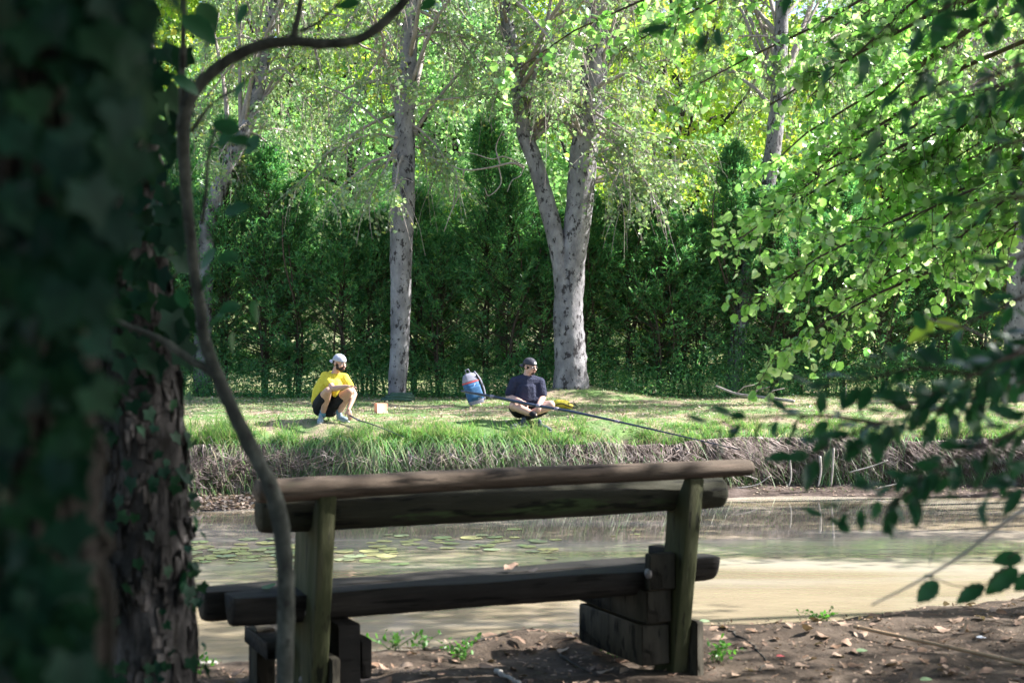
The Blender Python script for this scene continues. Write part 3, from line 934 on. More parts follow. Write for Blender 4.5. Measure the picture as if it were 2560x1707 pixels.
# ------------------------------------------------------------------ lily pads
def pad_mesh(seed):
    n = 18; a = np.linspace(.16, 2 * math.pi - .16, n)
    r = 1 + .04 * np.sin(a * 5 + seed)
    v = [(0, 0, 0.006)] + [(math.cos(t) * q, math.sin(t) * q, .004 + .05 * (math.sin(t * 3 + seed) > .7) * .5) for t, q in zip(a, r)]
    f = [[0, i, i + 1] for i in range(1, n)]
    return MB().add(v, np.array(f)).mesh('lily_pad', M['pad'])

pm = [pad_mesh(i) for i in range(4)]
spots = []
tries = 0
while len(spots) < 115 and tries < 6000:
    tries += 1
    u = rng.random()
    if u < .62: px, py = rng.uniform(400, 1010), rng.normal(1378, 13)
    elif u < .75: px, py = rng.uniform(250, 800), rng.normal(1405, 12)
    elif u < .95: px, py = rng.uniform(950, 1410), rng.normal(1358 , 12)
    else: px, py = rng.uniform(1100, 1640), rng.uniform(1300, 1400)
    if py < 1318 or py > 1455: continue
    Y = F * (CZ - WATER) / (py - YH); q = P(px, py, Y); r = rng.uniform(.045, .12) * (1 if px < 1420 else .35)
    if all((q[0] - s[0]) ** 2 + (q[1] - s[1]) ** 2 > (.8 * (r + s[2])) ** 2 for s in spots): spots.append((q[0], q[1], r))
for i, (x, y, r) in enumerate(spots):
    o = link('lily_pad', pm[i % 4], None, Matrix.Translation((x, y, WATER + .004 + .002 * (i % 5))) @ Matrix.Rotation(rng.random() * 6.28, 4, 'Z') @ Matrix.Rotation(rng.normal() * .02, 4, 'X') @ Matrix.Scale(r, 4))
    tag(o, '%s round lily pad floating %s' % ('large' if r > .09 else 'medium' if r > .065 else 'small', 'near the rough barked trunk' if x / y < -.21 else 'behind the left post of the bench' if x / y < -.12 else 'between the bench posts, left of the middle' if x / y < -.04 else 'between the bench posts, right of the middle'), 'lily pad', 'lily pads floating on the water')


# ------------------------------------------------------------------ people
def Q(px, py, dy, Y=20.): return P(px, py, Y + dy)


def cap_(pts, rad): return tube(np.array(pts, float), rad, 12, round_ends=True)


def hand(wrist, fdir, palm_n, curl, side, scale=1.0):
    """palm, four unequal fingers and a thumb, as closed shapes to be merged into the arm"""
    fdir = unit(np.array(fdir, float)); pn = unit(np.array(palm_n, float) - fdir * np.dot(palm_n, fdir)); s = np.cross(fdir, pn) * side
    out = []
    w = np.array(wrist, float); R = np.stack([fdir, s, pn], 1)
    out.append(ellipsoid(w + fdir * .048 * scale, (.055 * scale, .042 * scale, .017 * scale), R))
    for k, (o, L) in enumerate(((-.028, .072), (-.0095, .082), (.0095, .076), (.028, .060))):
        b = w + fdir * .075 * scale + s * o * scale; pts = [b]; d = fdir.copy(); q = b.copy()
        for j in range(3):
            c = curl * (.5 + .5 * j); d = unit(d * math.cos(c) + pn * math.sin(c)); q = q + d * L * scale * (.42, .32, .26)[j]; pts.append(q.copy())
        out.append(cap_(pts, np.array([.0095, .009, .008, .007]) * scale))
    b = w + fdir * .02 * scale - s * .03 * scale; d = unit(fdir * .7 - s * .7 + pn * .3)
    out.append(cap_([b, b + d * .035 * scale, b + d * .045 * scale + unit(fdir + pn * .5) * .028 * scale], np.array([.013, .011, .009]) * scale))
    return out


def head_parts(c, yaw, pitch):
    R = np.array((Matrix.Rotation(yaw, 3, 'Z') @ Matrix.Rotation(pitch, 3, 'X')))
    T = lambda p: np.array(c) + R @ np.array(p, float)
    E = lambda p, r: ellipsoid(T(p), r, R)
    parts = [E((0, .012, .03), (.076, .096, .088)), E((0, -.035, -.035), (.058, .055, .068)), E((0, -.055, -.075), (.035, .03, .026)),
             E((0, -.072, .022), (.05, .022, .016)), E((.035, -.07, -.022), (.022, .02, .02)), E((-.035, -.07, -.022), (.022, .02, .02)),
             cap_([T((0, -.085, .012)), T((0, -.105, -.018)), T((0, -.112, -.028))], [.009, .012, .014]),
             E((.078, .012, -.005), (.01, .02, .032)), E((-.078, .012, -.005), (.01, .02, .032))]
    return parts, T, R


def face_bits(T, R, parent, mats):
    for sx in (-1, 1):
        v, f = ellipsoid(T((sx * .03, -.083, .004)), (.013, .008, .008), R, 10, 6)
        e = MB().add(v, f).build('eye', mats['white'], parent, smooth=True)
        v, f = ellipsoid(T((sx * .03, -.0895, .004)), (.0055, .0035, .0055), R, 8, 6); MB().add(v, f).build('pupil', mats['dark'], e, smooth=True)
        v, f = tube(np.array([T((sx * .012, -.092, .022)), T((sx * .032, -.09, .027)), T((sx * .05, -.078, .02))]), [.004, .005, .003], 6, round_ends=True)
        MB().add(v, f).build('eyebrow', mats['hair'], parent)
    v, f = ellipsoid(T((0, -.094, -.055)), (.024, .007, .006), R, 10, 6); MB().add(v, f).build('lips', mats['lip'], parent, smooth=True)


def cap_hat(T, R, parent, mat, back_brim, name='cap'):
    # crown: a dome with a rolled rim; brim: a curved thick visor
    nu, nv = 28, 9; v = []
    for i in range(nv + 1):
        t = i / nv * math.radians(97)
        for j in range(nu):
            a = 2 * math.pi * j / nu
            v.append(T((.086 * math.sin(t) * math.cos(a) * 1.0, .012 + .106 * math.sin(t) * math.sin(a), .042 + .088 * math.cos(t) * (1 + .05 * math.cos(a * 6) * math.sin(t)))))
    q = [[i * nu + j, (i + 1) * nu + j, (i + 1) * nu + (j + 1) % nu, i * nu + (j + 1) % nu] for i in range(nv) for j in range(nu)]
    cr = MB().add(v, np.array(q)).build(name, mat, parent, smooth=True)
    md = cr.modifiers.new('thick', 'SOLIDIFY'); md.thickness = .004
    s = 1 if back_brim else -1
    top, bot = [], []
    rows, cols = 5, 11
    for i in range(rows):
        k = i / (rows - 1)
        for j in range(cols):
            u = (j / (cols - 1) - .5) * 2
            x = u * .078 * (1 - .12 * k); y = s * (.112 * math.sqrt(max(0, 1 - (u * .86) ** 2)) - .01 + k * .075 * math.sqrt(max(0, 1 - (u * .95) ** 2))); z = .035 - .022 * u * u - .03 * k
            top.append(T((x, .012 + y, z + .003))); bot.append(T((x, .012 + y, z - .003)))
    n = rows * cols
    q = [[i * cols + j, i * cols + j + 1, (i + 1) * cols + j + 1, (i + 1) * cols + j] for i in range(rows - 1) for j in range(cols - 1)]
    q2 = [[n + a for a in reversed(f)] for f in q]
    rim = [i for i in range(cols)] + [i * cols + cols - 1 for i in range(1, rows)] + [(rows - 1) * cols + j for j in range(cols - 2, -1, -1)] + [i * cols for i in range(rows - 2, 0, -1)]
    q3 = [[rim[i], n + rim[i], n + rim[(i + 1) % len(rim)], rim[(i + 1) % len(rim)]] for i in range(len(rim))]
    MB().add(top + bot, np.array(q + q2 + q3)).build('cap_brim', mat, cr, smooth=False)
    v, f = ellipsoid(T((0, .012, .131)), (.008, .008, .004), R, 8, 5); MB().add(v, f).build('cap_button', mat, cr)
    return cr


SK = plain('skin', (.50, .30, .225), .5, .12, 30, .1, .4)
SK2 = plain('skin_rosy', (.56, .34, .27), .5, .12, 30, .1, .4)
HAIR = plain('dark_hair', (.03, .022, .02), .8, .4, 200, .6)
EYEW = plain('eye_white', (.7, .68, .65), .3, .02)
DARK = plain('near_black', (.015, .015, .018), .5)
LIP = plain('lips', (.38, .17, .14), .5)
mats = dict(white=EYEW, dark=DARK, hair=HAIR, lip=LIP)
YEL = surf_mat('yellow_cotton', [(.64, .52, .04), (.80, .68, .09)], 5, 5, rough=.85, bump=1, bscale=7, dist=.05)
NAVY = surf_mat('navy_cotton', [(.018, .021, .045), (.04, .045, .08)], 5, 5, rough=.9, bump=1, bscale=7, dist=.05)
BLACK = surf_mat('black_shorts', [(.010, .011, .016), (.02, .021, .028)], 10, 5, rough=.9, bump=.5, dist=.02)
GCAP = plain('grey_cap_cloth', (.42, .44, .52), .85, .08)
DCAP = plain('dark_cap_cloth', (.05, .05, .065), .9, .2)
SHOE = plain('blue_grey_shoe', (.22, .29, .33), .7, .2, 60)
SOLE = plain('pale_sole', (.5, .5, .5), .7)
BSHOE = plain('dark_shoe', (.05, .06, .075), .6, .3, 50)
SOCK = plain('teal_sock', (.10, .24, .30), .9)
BSOCK = plain('black_sock', (.015, .016, .02), .9)


def shoe(heel, toe, parent, mat, solemat, w=.045):
    heel, toe = np.array(heel, float), np.array(toe, float); d = unit(toe - heel); up = np.array([0, 0, 1.]); s = unit(np.cross(up, d)); up = np.cross(d, s)
    R = np.stack([d, s, up], 1); L = np.linalg.norm(toe - heel)
    sh = blob('shoe', [ellipsoid(heel + d * .05 + up * .05, (.055, w * .85, .055), R), ellipsoid(heel + d * L * .5 + up * .035, (L * .42, w, .035), R),
                       ellipsoid(toe - d * .055 + up * .028, (.06, w * 1.05, .03), R), ellipsoid(heel + d * .045 + up * .085, (.04, w * .75, .04), R)], mat, parent, .006, 3)
    # sole: an outline with thickness
    n = 24; top, bot = [], []
    for i in range(n):
        a = 2 * math.pi * i / n; x = math.cos(a); y = math.sin(a)
        ww = w * (1.08 if x > 0 else .85)
        p = heel + d * (L * .5 + x * L * .53) + s * y * ww
        top.append(p + up * .018); bot.append(p - up * .004)
    f = [[i, (i + 1) % n, n + (i + 1) % n, n + i] for i in range(n)]
    MB().add(top + bot, [np.array(f), np.arange(n)[::-1][None, :], (np.arange(n) + n)[None, :]]).build('sole', solemat, sh)
    return sh


# --- angler in yellow, squatting
b0 = P(832, 1049, 20)
A = thing('person', (b0[0], 20, ground_z(b0[0], 20)), 'person squatting in a yellow t-shirt and backwards pale grey cap', 'person')
gz = lambda p: ground_z(p[0], p[1])
pelv = Q(806, 1010, .13); chest = Q(826, 955, .02); neckb = Q(838, 934, -.02)
kr, kl = Q(820, 977, -.26), Q(873, 979, -.18)
ar, al = Q(807, 1032, -.02), Q(848, 1032, .0)
hip_r, hip_l = Q(800, 1012, .08), Q(828, 1012, .10)
sh_r, sh_l = Q(813, 942, -.04), Q(861, 946, .0)
el_r = Q(833, 971, -.27); wr_r = Q(866, 966, -.36)
el_l = Q(886, 985, -.06); wr_l = Q(871, 1024, -.22)
hc = Q(849, 908, -.07)
hp, T, R = head_parts(hc, math.radians(52), math.radians(12))
calf = lambda a, b, k=.04: (np.array(a) * .62 + np.array(b) * .38) + np.array([0, .035, 0])
body = [cap_([pelv, Q(815, 985, .1), chest, neckb], [.125, .13, .13, .06]), cap_([neckb, Q(843, 922, -.04), hc - [0, 0, .02]], [.058, .055, .055]),
        cap_([sh_r, chest, sh_l], [.06, .1, .06]),
        cap_([hip_r, (hip_r + kr) / 2 + [0, 0, .01], kr], [.1, .082, .058]), cap_([hip_l, (hip_l + kl) / 2 + [0, 0, .01], kl], [.1, .082, .058]),
        cap_([kr, calf(kr, ar), ar, ar - [0, 0, .05]], [.056, .056, .036, .036]), cap_([kl, calf(kl, al), al, al - [0, 0, .05]], [.056, .056, .036, .036]),
        cap_([sh_r, (sh_r + el_r) / 2, el_r], [.055, .047, .040]), cap_([el_r, (el_r * .6 + wr_r * .4), wr_r], [.042, .042, .028]),
        cap_([sh_l, (sh_l + el_l) / 2, el_l], [.055, .047, .040]), cap_([el_l, (el_l * .6 + wr_l * .4), wr_l], [.040, .040, .027])]
body += hp + hand(wr_r, (1, -.1, .05), (0, -.2, -1), .35, 1) + hand(wr_l, (.25, -.1, -1), (-.3, .8, 0), .25, 1)
blob('body', body, SK, A, .0065, 3)
face_bits(T, R, A, mats)
blob('beard', [ellipsoid(T((0, -.052, -.066)), (.055, .045, .042), R), ellipsoid(T((.048, -.02, -.045)), (.018, .03, .05), R), ellipsoid(T((-.048, -.02, -.045)), (.018, .03, .05), R),
               ellipsoid(T((0, -.09, -.038)), (.03, .012, .007), R)], HAIR, A, .006, 2)
v, f = ellipsoid(T((0, .025, .005)), (.08, .09, .06), R); MB().add(v, f).build('hair', HAIR, A, smooth=True)
cap_hat(T, R, A, GCAP, True)
tail = Q(783, 1000, .2)
shirt = [cap_([Q(800, 1000, .13), Q(808, 985, .1), Q(820, 960, .04), Q(838, 940, -.01)], [.13, .165, .155, .08]), cap_([sh_r + [0, 0, .01], chest + [0, 0, .03], sh_l + [0, 0, .01]], [.07, .13, .068]),
         cap_([sh_r, sh_r * .45 + el_r * .55], [.073, .072]), cap_([sh_l, sh_l * .5 + el_l * .5], [.07, .066]),
         cap_([Q(800, 975, .16), tail], [.1, .03]), cap_([Q(800, 975, .2), Q(795, 998, .2), Q(784, 1002, .18)], [.09, .06, .02]), cap_([Q(838, 965, -.08), Q(838, 984, -.1)], [.11, .05])]
blob('t_shirt', shirt, YEL, A, .008, 4)
shorts = [cap_([pelv + [0, .01, -.01], Q(822, 1014, .12)], [.142, .14]), cap_([hip_r, hip_r * .45 + kr * .55 - [0, 0, .0]], [.115, .096]), cap_([hip_l, hip_l * .45 + kl * .55], [.115, .094]),
          cap_([Q(798, 1024, .1), Q(826, 1026, .1)], [.09, .1])]
blob('shorts', shorts, BLACK, A, .008, 3)
for an, hh, tt in ((ar, Q(803, 1048, .03), Q(800, 1050, -.24)), (al, Q(843, 1048, .02), Q(872, 1053, -.16))):
    hh[2] = gz(hh) + .004; tt[2] = gz(tt) + .004
    shoe(hh, tt, A, SHOE, SOLE)
    v, f = tube(np.array([an - [0, 0, .06], an - [0, 0, .01], an + [0, 0, .04]]), [.042, .04, .041], 12); MB().add(v, f).build('sock', SOCK, A, smooth=True)

# --- angler in the dark shirt, cross-legged
b1 = P(1322, 1042, 20)
B = thing('person', (b1[0], 20, ground_z(b1[0], 20)), 'person sitting cross legged in a navy t-shirt and dark cap holding a rod', 'person')
pel = Q(1318, 1022, .12); bel = Q(1319, 993, .03); che = Q(1317, 960, .02); nb = Q(1319, 941, -.01)
s_r, s_l = Q(1287, 956, .0), Q(1349, 957, .0)
e_r, e_l = Q(1272, 993, -.02), Q(1357, 994, -.04)
w_r, w_l = Q(1302, 1003, -.24), Q(1347, 1011, -.26)
k_r, k_l = Q(1284, 1014, -.25), Q(1376, 1012, -.25)
a_r, a_l = Q(1336, 1037, -.36), Q(1318, 1038, -.28)
h_r, h_l = Q(1298, 1024, .06), Q(1339, 1024, .06)
hc2 = Q(1325, 917, -.04)
hp, T, R = head_parts(hc2, math.radians(48), math.radians(8))
mid = lambda a, b, t=.4: a * (1 - t) + b * t
body = [cap_([pel, bel, che, nb], [.14, .16, .14, .07]), cap_([nb, Q(1321, 930, -.02), hc2 - [0, 0, .02]], [.066, .062, .06]), cap_([s_r, che, s_l], [.07, .11, .07]),
        cap_([h_r, mid(h_r, k_r, .5), k_r], [.11, .09, .066]), cap_([h_l, mid(h_l, k_l, .5), k_l], [.11, .09, .066]),
        cap_([k_r, mid(k_r, a_r), a_r], [.064, .062, .038]), cap_([k_l, mid(k_l, a_l), a_l], [.064, .062, .038]),
        cap_([s_r, mid(s_r, e_r, .5), e_r], [.064, .056, .046]), cap_([e_r, mid(e_r, w_r), w_r], [.048, .047, .031]),
        cap_([s_l, mid(s_l, e_l, .5), e_l], [.064, .056, .046]), cap_([e_l, mid(e_l, w_l), w_l], [.046, .045, .031])]
body += hp + hand(w_r, (.85, -.3, -.25), (.1, -.5, -1), .75, 1) + hand(w_l, (-.1, -.75, -.5), (-.2, -.2, -1), .9, -1)
blob('body', body, SK2, B, .0065, 3)
face_bits(T, R, B, mats)
blob('goatee', [ellipsoid(T((0, -.066, -.082)), (.032, .026, .026), R), ellipsoid(T((0, -.09, -.038)), (.028, .011, .007), R)], HAIR, B, .006, 2)
v, f = ellipsoid(T((0, .022, .008)), (.079, .093, .065), R); MB().add(v, f).build('hair', HAIR, B, smooth=True)
ch = cap_hat(T, R, B, DCAP, True)
v, f = ellipsoid(T((0, -.088, .062)), (.03, .008, .018), R, 12, 6); MB().add(v, f).build('cap_patch', plain('white_patch', (.75, .75, .78), .6), ch, smooth=True)
gl = []
for sx in (-1, 1):
    v, f = ellipsoid(T((sx * .031, -.099, .003)), (.024, .004, .017), R, 12, 6); gl.append((v, f))
    gl.append(tube(np.array([T((sx * .052, -.095, .008)), T((sx * .078, -.05, .01)), T((sx * .083, .01, .01))]), .0028, 6))
gl.append(tube(np.array([T((-.012, -.101, .006)), T((.012, -.101, .006))]), .003, 6))
mb = MB(); [mb.add(v, f) for v, f in gl]; mb.build('sunglasses', plain('dark_lens', (.02, .02, .03), .15, .1, 10, 0, .8), B, smooth=True)
sh = [cap_([Q(1318, 1012, .1), Q(1319, 992, .02), Q(1318, 962, .02), Q(1319, 945, 0)], [.165, .195, .17, .085]), cap_([s_r + [0, 0, .005], che + [0, 0, .015], s_l + [0, 0, .005]], [.08, .15, .08]),
      cap_([s_r, mid(s_r, e_r, .72)], [.082, .078]), cap_([s_l, mid(s_l, e_l, .72)], [.08, .075]), cap_([Q(1300, 1004, -.02), Q(1340, 1004, -.02)], [.13, .12])]
blob('t_shirt', sh, NAVY, B, .008, 4)
so = [cap_([pel, pel + [.03, 0, 0]], [.155, .155]), cap_([h_r, mid(h_r, k_r, .62)], [.125, .102]), cap_([h_l, mid(h_l, k_l, .5)], [.125, .105]), cap_([Q(1306, 1030, -.02), Q(1334, 1030, -.02)], [.09, .09])]
blob('shorts', so, BLACK, B, .008, 3)
for an, hh, tt in ((a_r, Q(1336, 1045, -.36), Q(1362, 1047, -.42)), (a_l, Q(1318, 1046, -.3), Q(1294, 1051, -.38))):
    hh[2] = gz(hh) + .01; tt[2] = gz(tt) + .01; tt = hh + unit(tt - hh) * .26
    shoe(hh, tt, B, BSHOE, SOLE, .043)
    v, f = tube(np.array([an - [0, 0, .04], an, mid(an, k_r if an is a_r else k_l, .22)]), [.044, .043, .046], 12); MB().add(v, f).build('sock', BSOCK, B, smooth=True)

# --- rods
def rod(name, pts, rad, label, ferr):
    t = thing(name, pts[0], label, 'fishing rod')
    pp = catmull(pts, 6); rr = np.interp(np.linspace(0, 1, len(pp)), np.linspace(0, 1, len(rad)), rad)
    v, f = tube(pp, rr, 8); MB().add(v, f).build('blank', plain('rod_carbon', (.02, .03, .06), .3, .3, 10, 0, .6), t, smooth=True)
    for k in ferr:
        i = int(k * (len(pp) - 2)); a, b = pp[i], pp[i] + unit(pp[i + 1] - pp[i]) * .06
        v, f = tube(np.array([a, b]), rr[i] * 1.25, 8); MB().add(v, f).build('ferrule', plain('rod_ring', (.25, .22, .28), .4), t)
    return t

g1, g2 = Q(1316, 1009, -.40), Q(1349, 1015, -.44)
dirr = (g2 - g1) / (1349 - 1316)
rod('fishing_rod', [P(1153, 977, 20.1), P(1240, 993, 19.85), g1, g2, P(1440, 1031, 19.3), P(1600, 1066, 18.8), P(1850, 1124, 17.9)], [.015, .022, .023, .022, .019, .013, .005],
    'long dark fishing rod lying across the lap of the angler in navy', (.15, .5, .62, .8))
hL = wr_l + unit(np.array([.25, -.1, -1])) * .09
rod('fishing_rod', [hL + [-.02, .02, .02], P(897, 1050, 19.6), P(935, 1062, 19.2), P(1010, 1092, 18.4)], [.012, .012, .008, .003], 'thin dark rod held low to the grass by the squatting angler in yellow', (.3,))

# --- backpack
BY = 23.3; BS = 1.26
bk = thing('backpack', (P(1180, 1018, BY)[0], BY, ground_z(-.66, BY)), 'blue and pale grey backpack with a red stripe leaning left on the grass', 'backpack')
BLUE = surf_mat('blue_nylon', [(.04, .12, .26), (.06, .17, .34)], 10, 4, rough=.6, bump=.5, bscale=12, dist=.01)
GREY = plain('pale_grey_nylon', (.27, .27, .34), .6, .1, 12, .4)
RED = plain('red_band', (.65, .10, .10), .6)
WHT = plain('white_cord', (.7, .7, .72), .6)
bc = P(1181, 979, BY); bc[2] = ground_z(bc[0], BY) + .235 * BS; tl_ = math.radians(-16)
Rb = np.array(Matrix.Rotation(tl_, 3, 'Y') @ Matrix.Rotation(math.radians(20), 3, 'Z'))
TB = lambda p: bc + Rb @ (np.array(p, float) * [.86, .8, 1]) * BS
def slab(z0, z1, w0, w1, d0, d1, n=20, rows=6, crown=0):
    v = []
    for i in range(rows + 1):
        k = i / rows; z = z0 + (z1 - z0) * k; w = w0 + (w1 - w0) * k; d = d0 + (d1 - d0) * k
        if crown: sc = math.sqrt(max(0.02, 1 - (k * .97) ** crown)); w *= sc; d *= sc
        for j in range(n):
            a = 2 * math.pi * j / n; c, s = math.cos(a), math.sin(a); e = .6
            v.append(TB((w * math.copysign(abs(c) ** e, c), d * math.copysign(abs(s) ** e, s), z)))
    q = [[i * n + j, i * n + (j + 1) % n, (i + 1) * n + (j + 1) % n, (i + 1) * n + j] for i in range(rows) for j in range(n)]
    return v, [np.array(q), np.arange(n)[::-1][None, :], (np.arange(n) + rows * n)[None, :]]
for nm, mt, a in (('base_panel', GREY, (-.215, -.165, .105, .118, .09, .1)), ('body_panel', BLUE, (-.165, .07, .118, .128, .098, .095)), ('red_stripe', RED, (.07, .086, .131, .131, .098, .098)),
                  ('lid', GREY, (.086, .20, .128, .085, .093, .06))):
    v, f = slab(*a, crown=9 if nm == 'lid' else 0); MB().add(v, f).build(nm, mt, bk, smooth=False)
v, f = slab(-.14, .02, .10, .09, .03, .028)
v = np.array(v) + Rb @ np.array([0, -.095 * BS, 0]); MB().add(v, f).build('front_pocket', BLUE, bk)
v, f = tube(np.array([TB((-.03, 0, .205)), TB((-.035, 0, .25)), TB((.02, 0, .25)), TB((.03, 0, .2))]), .008, 6); MB().add(v, f).build('grab_loop', GREY, bk)
for pts, w, mt in (([(.09, -.03, .2), (.15, -.02, .08), (.165, -.02, -.08), (.12, -.03, -.19)], .016, GREY), ([(.10, -.07, .15), (.13, -.07, .02), (.135, -.06, -.12)], .016, DARK)):
    v, f = tube(catmull([TB(p) for p in pts], 5), w, 6); MB().add(v, f).build('shoulder_strap', mt, bk, smooth=True)
for pts in ([(.02, -.135, .05), (-.05, -.135, -.04), (.04, -.135, -.06)], [(.02, -.135, -.08), (.05, -.135, -.14), (.0, -.135, -.15)]):
    v, f = tube(catmull([TB(p) for p in pts], 5), .004, 5); MB().add(v, f).build('lace', WHT, bk)

# --- yellow bag
yb = thing('yellow_bag', (P(1405, 1020, 22.8)[0], 22.8, ground_z(.8, 22.8)), 'small bright yellow bag with black trim lying behind the knee of the seated angler', 'bag')
c = P(1404, 1006, 22.8); c[2] = ground_z(c[0], 22.8) + .07; YB = plain('yellow_nylon', (.60, .50, .05), .55, .1, 14, .5)
blob('bag_body', [ellipsoid(c, (.15, .1, .075)), ellipsoid(c + [.09, 0, -.025], (.1, .08, .05)), ellipsoid(c + [-.05, 0, .01], (.1, .09, .07))], YB, yb, .008, 3)
v, f = tube(catmull([c + [-.12, -.09, -.01], c + [.0, -.11, .02], c + [.1, -.09, -.02], c + [.2, -.05, -.035]], 5), .009, 6); MB().add(v, f).build('black_trim', DARK, yb, smooth=True)
v, f = tube(catmull([c + [.1, -.06, .02], c + [.2, -.08, .01], c + [.25, -.08, -.04], c + [.16, -.1, -.06]], 5), .008, 6); MB().add(v, f).build('handle', DARK, yb, smooth=True)

# --- small paper box, green bundle
pb = thing('paper_box', (P(953, 1034, 21.5)[0], 21.5, ground_z(-1.98, 21.5)), 'small pinkish orange open box standing on the grass right of the squatting angler', 'box')
c = P(952, 1020, 21.5); c[2] = ground_z(c[0], 21.5) + .08
PINK = leaf_mat('pink_card', [(.65, .34, .24), (.70, .38, .27)], .3, .7, .8, .2)
Rz = Matrix.Rotation(math.radians(25), 3, 'Z')
for dx, dy, hx, hy in ((0, -.06, .08, .003), (0, .06, .08, .003), (-.083, 0, .003, .057), (.083, 0, .003, .057)):
    o_ = np.array(Rz @ Vector((dx, dy, 0))); v, f = box(c + o_, np.array(Rz @ Vector((hx, 0, 0))), np.array(Rz @ Vector((0, hy, 0))), (0.01 * (dx > 0), 0, .075), .001)
    MB().add(v, f).build('side_panel', PINK, pb)
v, f = box(c - [0, 0, .073], np.array(Rz @ Vector((.079, 0, 0))), np.array(Rz @ Vector((0, .056, 0))), (0, 0, .002), .0005); MB().add(v, f).build('bottom_panel', PINK, pb)
gbm = plain('green_cloth', (.04, .085, .06), .7, .3, 10, .5)
gt = thing('green_bundle', (P(995, 1003, 25.1)[0], 25.1, ground_z(-2, 25.1)), 'low dark green bundle lying round the foot of the straight poplar', 'bundle')
c = P(995, 1003, 25.1); c[2] = ground_z(c[0], c[1]) + .05
for k, (rx, rr, dz) in enumerate(((.27, .04, 0), (.23, .035, .05), (.18, .03, .09))):
    a = np.linspace(0, 2 * math.pi, 28)
    v, f = tube(np.stack([c[0] + rx * np.cos(a) + .03 * k, c[1] + rx * .5 * np.sin(a), c[2] + dz + .01 * np.sin(a * 3)], 1), rr, 7, .1); MB().add(v, f).build('fold', gbm, gt, smooth=True)

# ------------------------------------------------------------------ bench
rng = np.random.default_rng(55)
th = math.atan2(.80, 1.808)
U = np.array([math.cos(th), math.sin(th), 0]); V = np.array([-math.sin(th), math.cos(th), 0]); Z = np.array([0, 0, 1.])
O = np.array([-.870, 4.95, 0])
BN = thing('log_bench', O + U * 1.0 + V * .2, 'rustic log bench seen from behind at the water edge, half logs on squared posts', 'bench')
def W(u, v, z): return O + U * u + V * v + Z * z

def log(u0, u1, v, z, r0, r1, name, mat, flat=None, bow=.0, dz=.0, seg=26, rows=30, depth=1.0):
    """round log along U; flat=z height at which its top is sawn; vertices displaced by slow waves"""
    k0 = rng.random() * 6
    vv = []
    us = np.concatenate([[u0, u0 + .012], np.linspace(u0 + .04, u1 - .04, rows), [u1 - .012, u1]])
    for i, u in enumerate(us):
        t = (u - u0) / (u1 - u0); r = r0 + (r1 - r0) * t
        e = .90 if i in (0, len(us) - 1) else (.97 if i in (1, len(us) - 2) else 1)
        cz = z + dz * t + bow * math.sin(math.pi * t) + .0025 * math.sin(u * 3.1 + k0)
        for j in range(seg):
            a = 2 * math.pi * j / seg
            q = r * e * (1 + .02 * math.sin(3 * a + u * 2.2 + k0) + .012 * math.sin(7 * a + u * 5) + .01 * rng.normal())
            zz = cz + q * math.sin(a)
            if flat is not None: zz = min(zz, flat + .003 * math.sin(u * 9 + a))
            vv.append(W(u, v + depth * q * math.cos(a) + .006 * math.sin(u * 3 + k0), zz))
    n = len(us)
    q = [[i * seg + j, i * seg + (j + 1) % seg, (i + 1) * seg + (j + 1) % seg, (i + 1) * seg + j] for i in range(n - 1) for j in range(seg)]
    o = MB().add(vv, [np.array(q), np.arange(seg)[::-1][None, :], (np.arange(seg) + (n - 1) * seg)[None, :]]).build(name, M[mat], BN, smooth=True)
    return o

def beam(u0, u1, v0, v1, z0, z1, name, mat, leanv=0., bev=.006):
    c = W((u0 + u1) / 2, (v0 + v1) / 2, (z0 + z1) / 2)
    v, f = box(c, U * (u1 - u0) / 2, V * (v1 - v0) / 2, (Z * (z1 - z0) + V * leanv) / 2, bev)
    v = v + rng.normal(size=v.shape) * .001
    return MB().add(v, f).build(name, M[mat], BN)

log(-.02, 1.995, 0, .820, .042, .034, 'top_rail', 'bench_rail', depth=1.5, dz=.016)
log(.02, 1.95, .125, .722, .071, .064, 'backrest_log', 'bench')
# posts with a bay cut for the backrest log: profile in the V-Z plane, extruded along U
def post(u0, u1, prof, name, mat):
    n = len(prof); v = []
    for u in (u0, u1):
        for (a, b) in prof: v.append(W(u, a, b))
    f = [[i, (i + 1) % n, n + (i + 1) % n, n + i] for i in range(n)]
    o = MB().add(v, [np.array(f), np.arange(n)[::-1][None, :], (np.arange(n) + n)[None, :]]).build(name, M[mat], BN)
    m = o.modifiers.new('bevel', 'BEVEL'); m.width = .006; m.segments = 2; m.limit_method = 'ANGLE'
    return o
def post_prof(d, zc, r, vlog, vb):
    # near edge leans: v = near(z); the far edge is hollowed where the log sits
    near = lambda z: -.045 + (.80 - z) * vb
    pr = [(near(.80), .80), (near(-.08), -.08), (near(-.08) + d, -.08), (near(.55) + d, .55), (near(.62) + d, .635)]
    for a in np.linspace(-70, -178, 6):
        q = math.radians(a); pr.append((vlog + r * math.cos(q), zc + r * math.sin(q)))
    pr += [(near(.8) + .05, .80)]
    return pr
post(.195, .258, post_prof(.30, .724, .070, .125, .17), 'post', 'bench_green')
post(1.70, 1.765, post_prof(.16, .724, .066, .125, .17), 'post', 'bench_green')
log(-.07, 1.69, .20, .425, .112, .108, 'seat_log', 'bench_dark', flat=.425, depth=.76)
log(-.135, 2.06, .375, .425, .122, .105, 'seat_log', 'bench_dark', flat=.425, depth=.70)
# left support
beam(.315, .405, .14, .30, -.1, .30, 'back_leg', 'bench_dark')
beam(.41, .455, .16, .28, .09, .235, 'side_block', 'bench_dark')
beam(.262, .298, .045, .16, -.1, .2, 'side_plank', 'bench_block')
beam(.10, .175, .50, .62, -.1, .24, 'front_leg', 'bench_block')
beam(.09, .30, .30, .66, .16, .226, 'cross_beam', 'bench_dark')
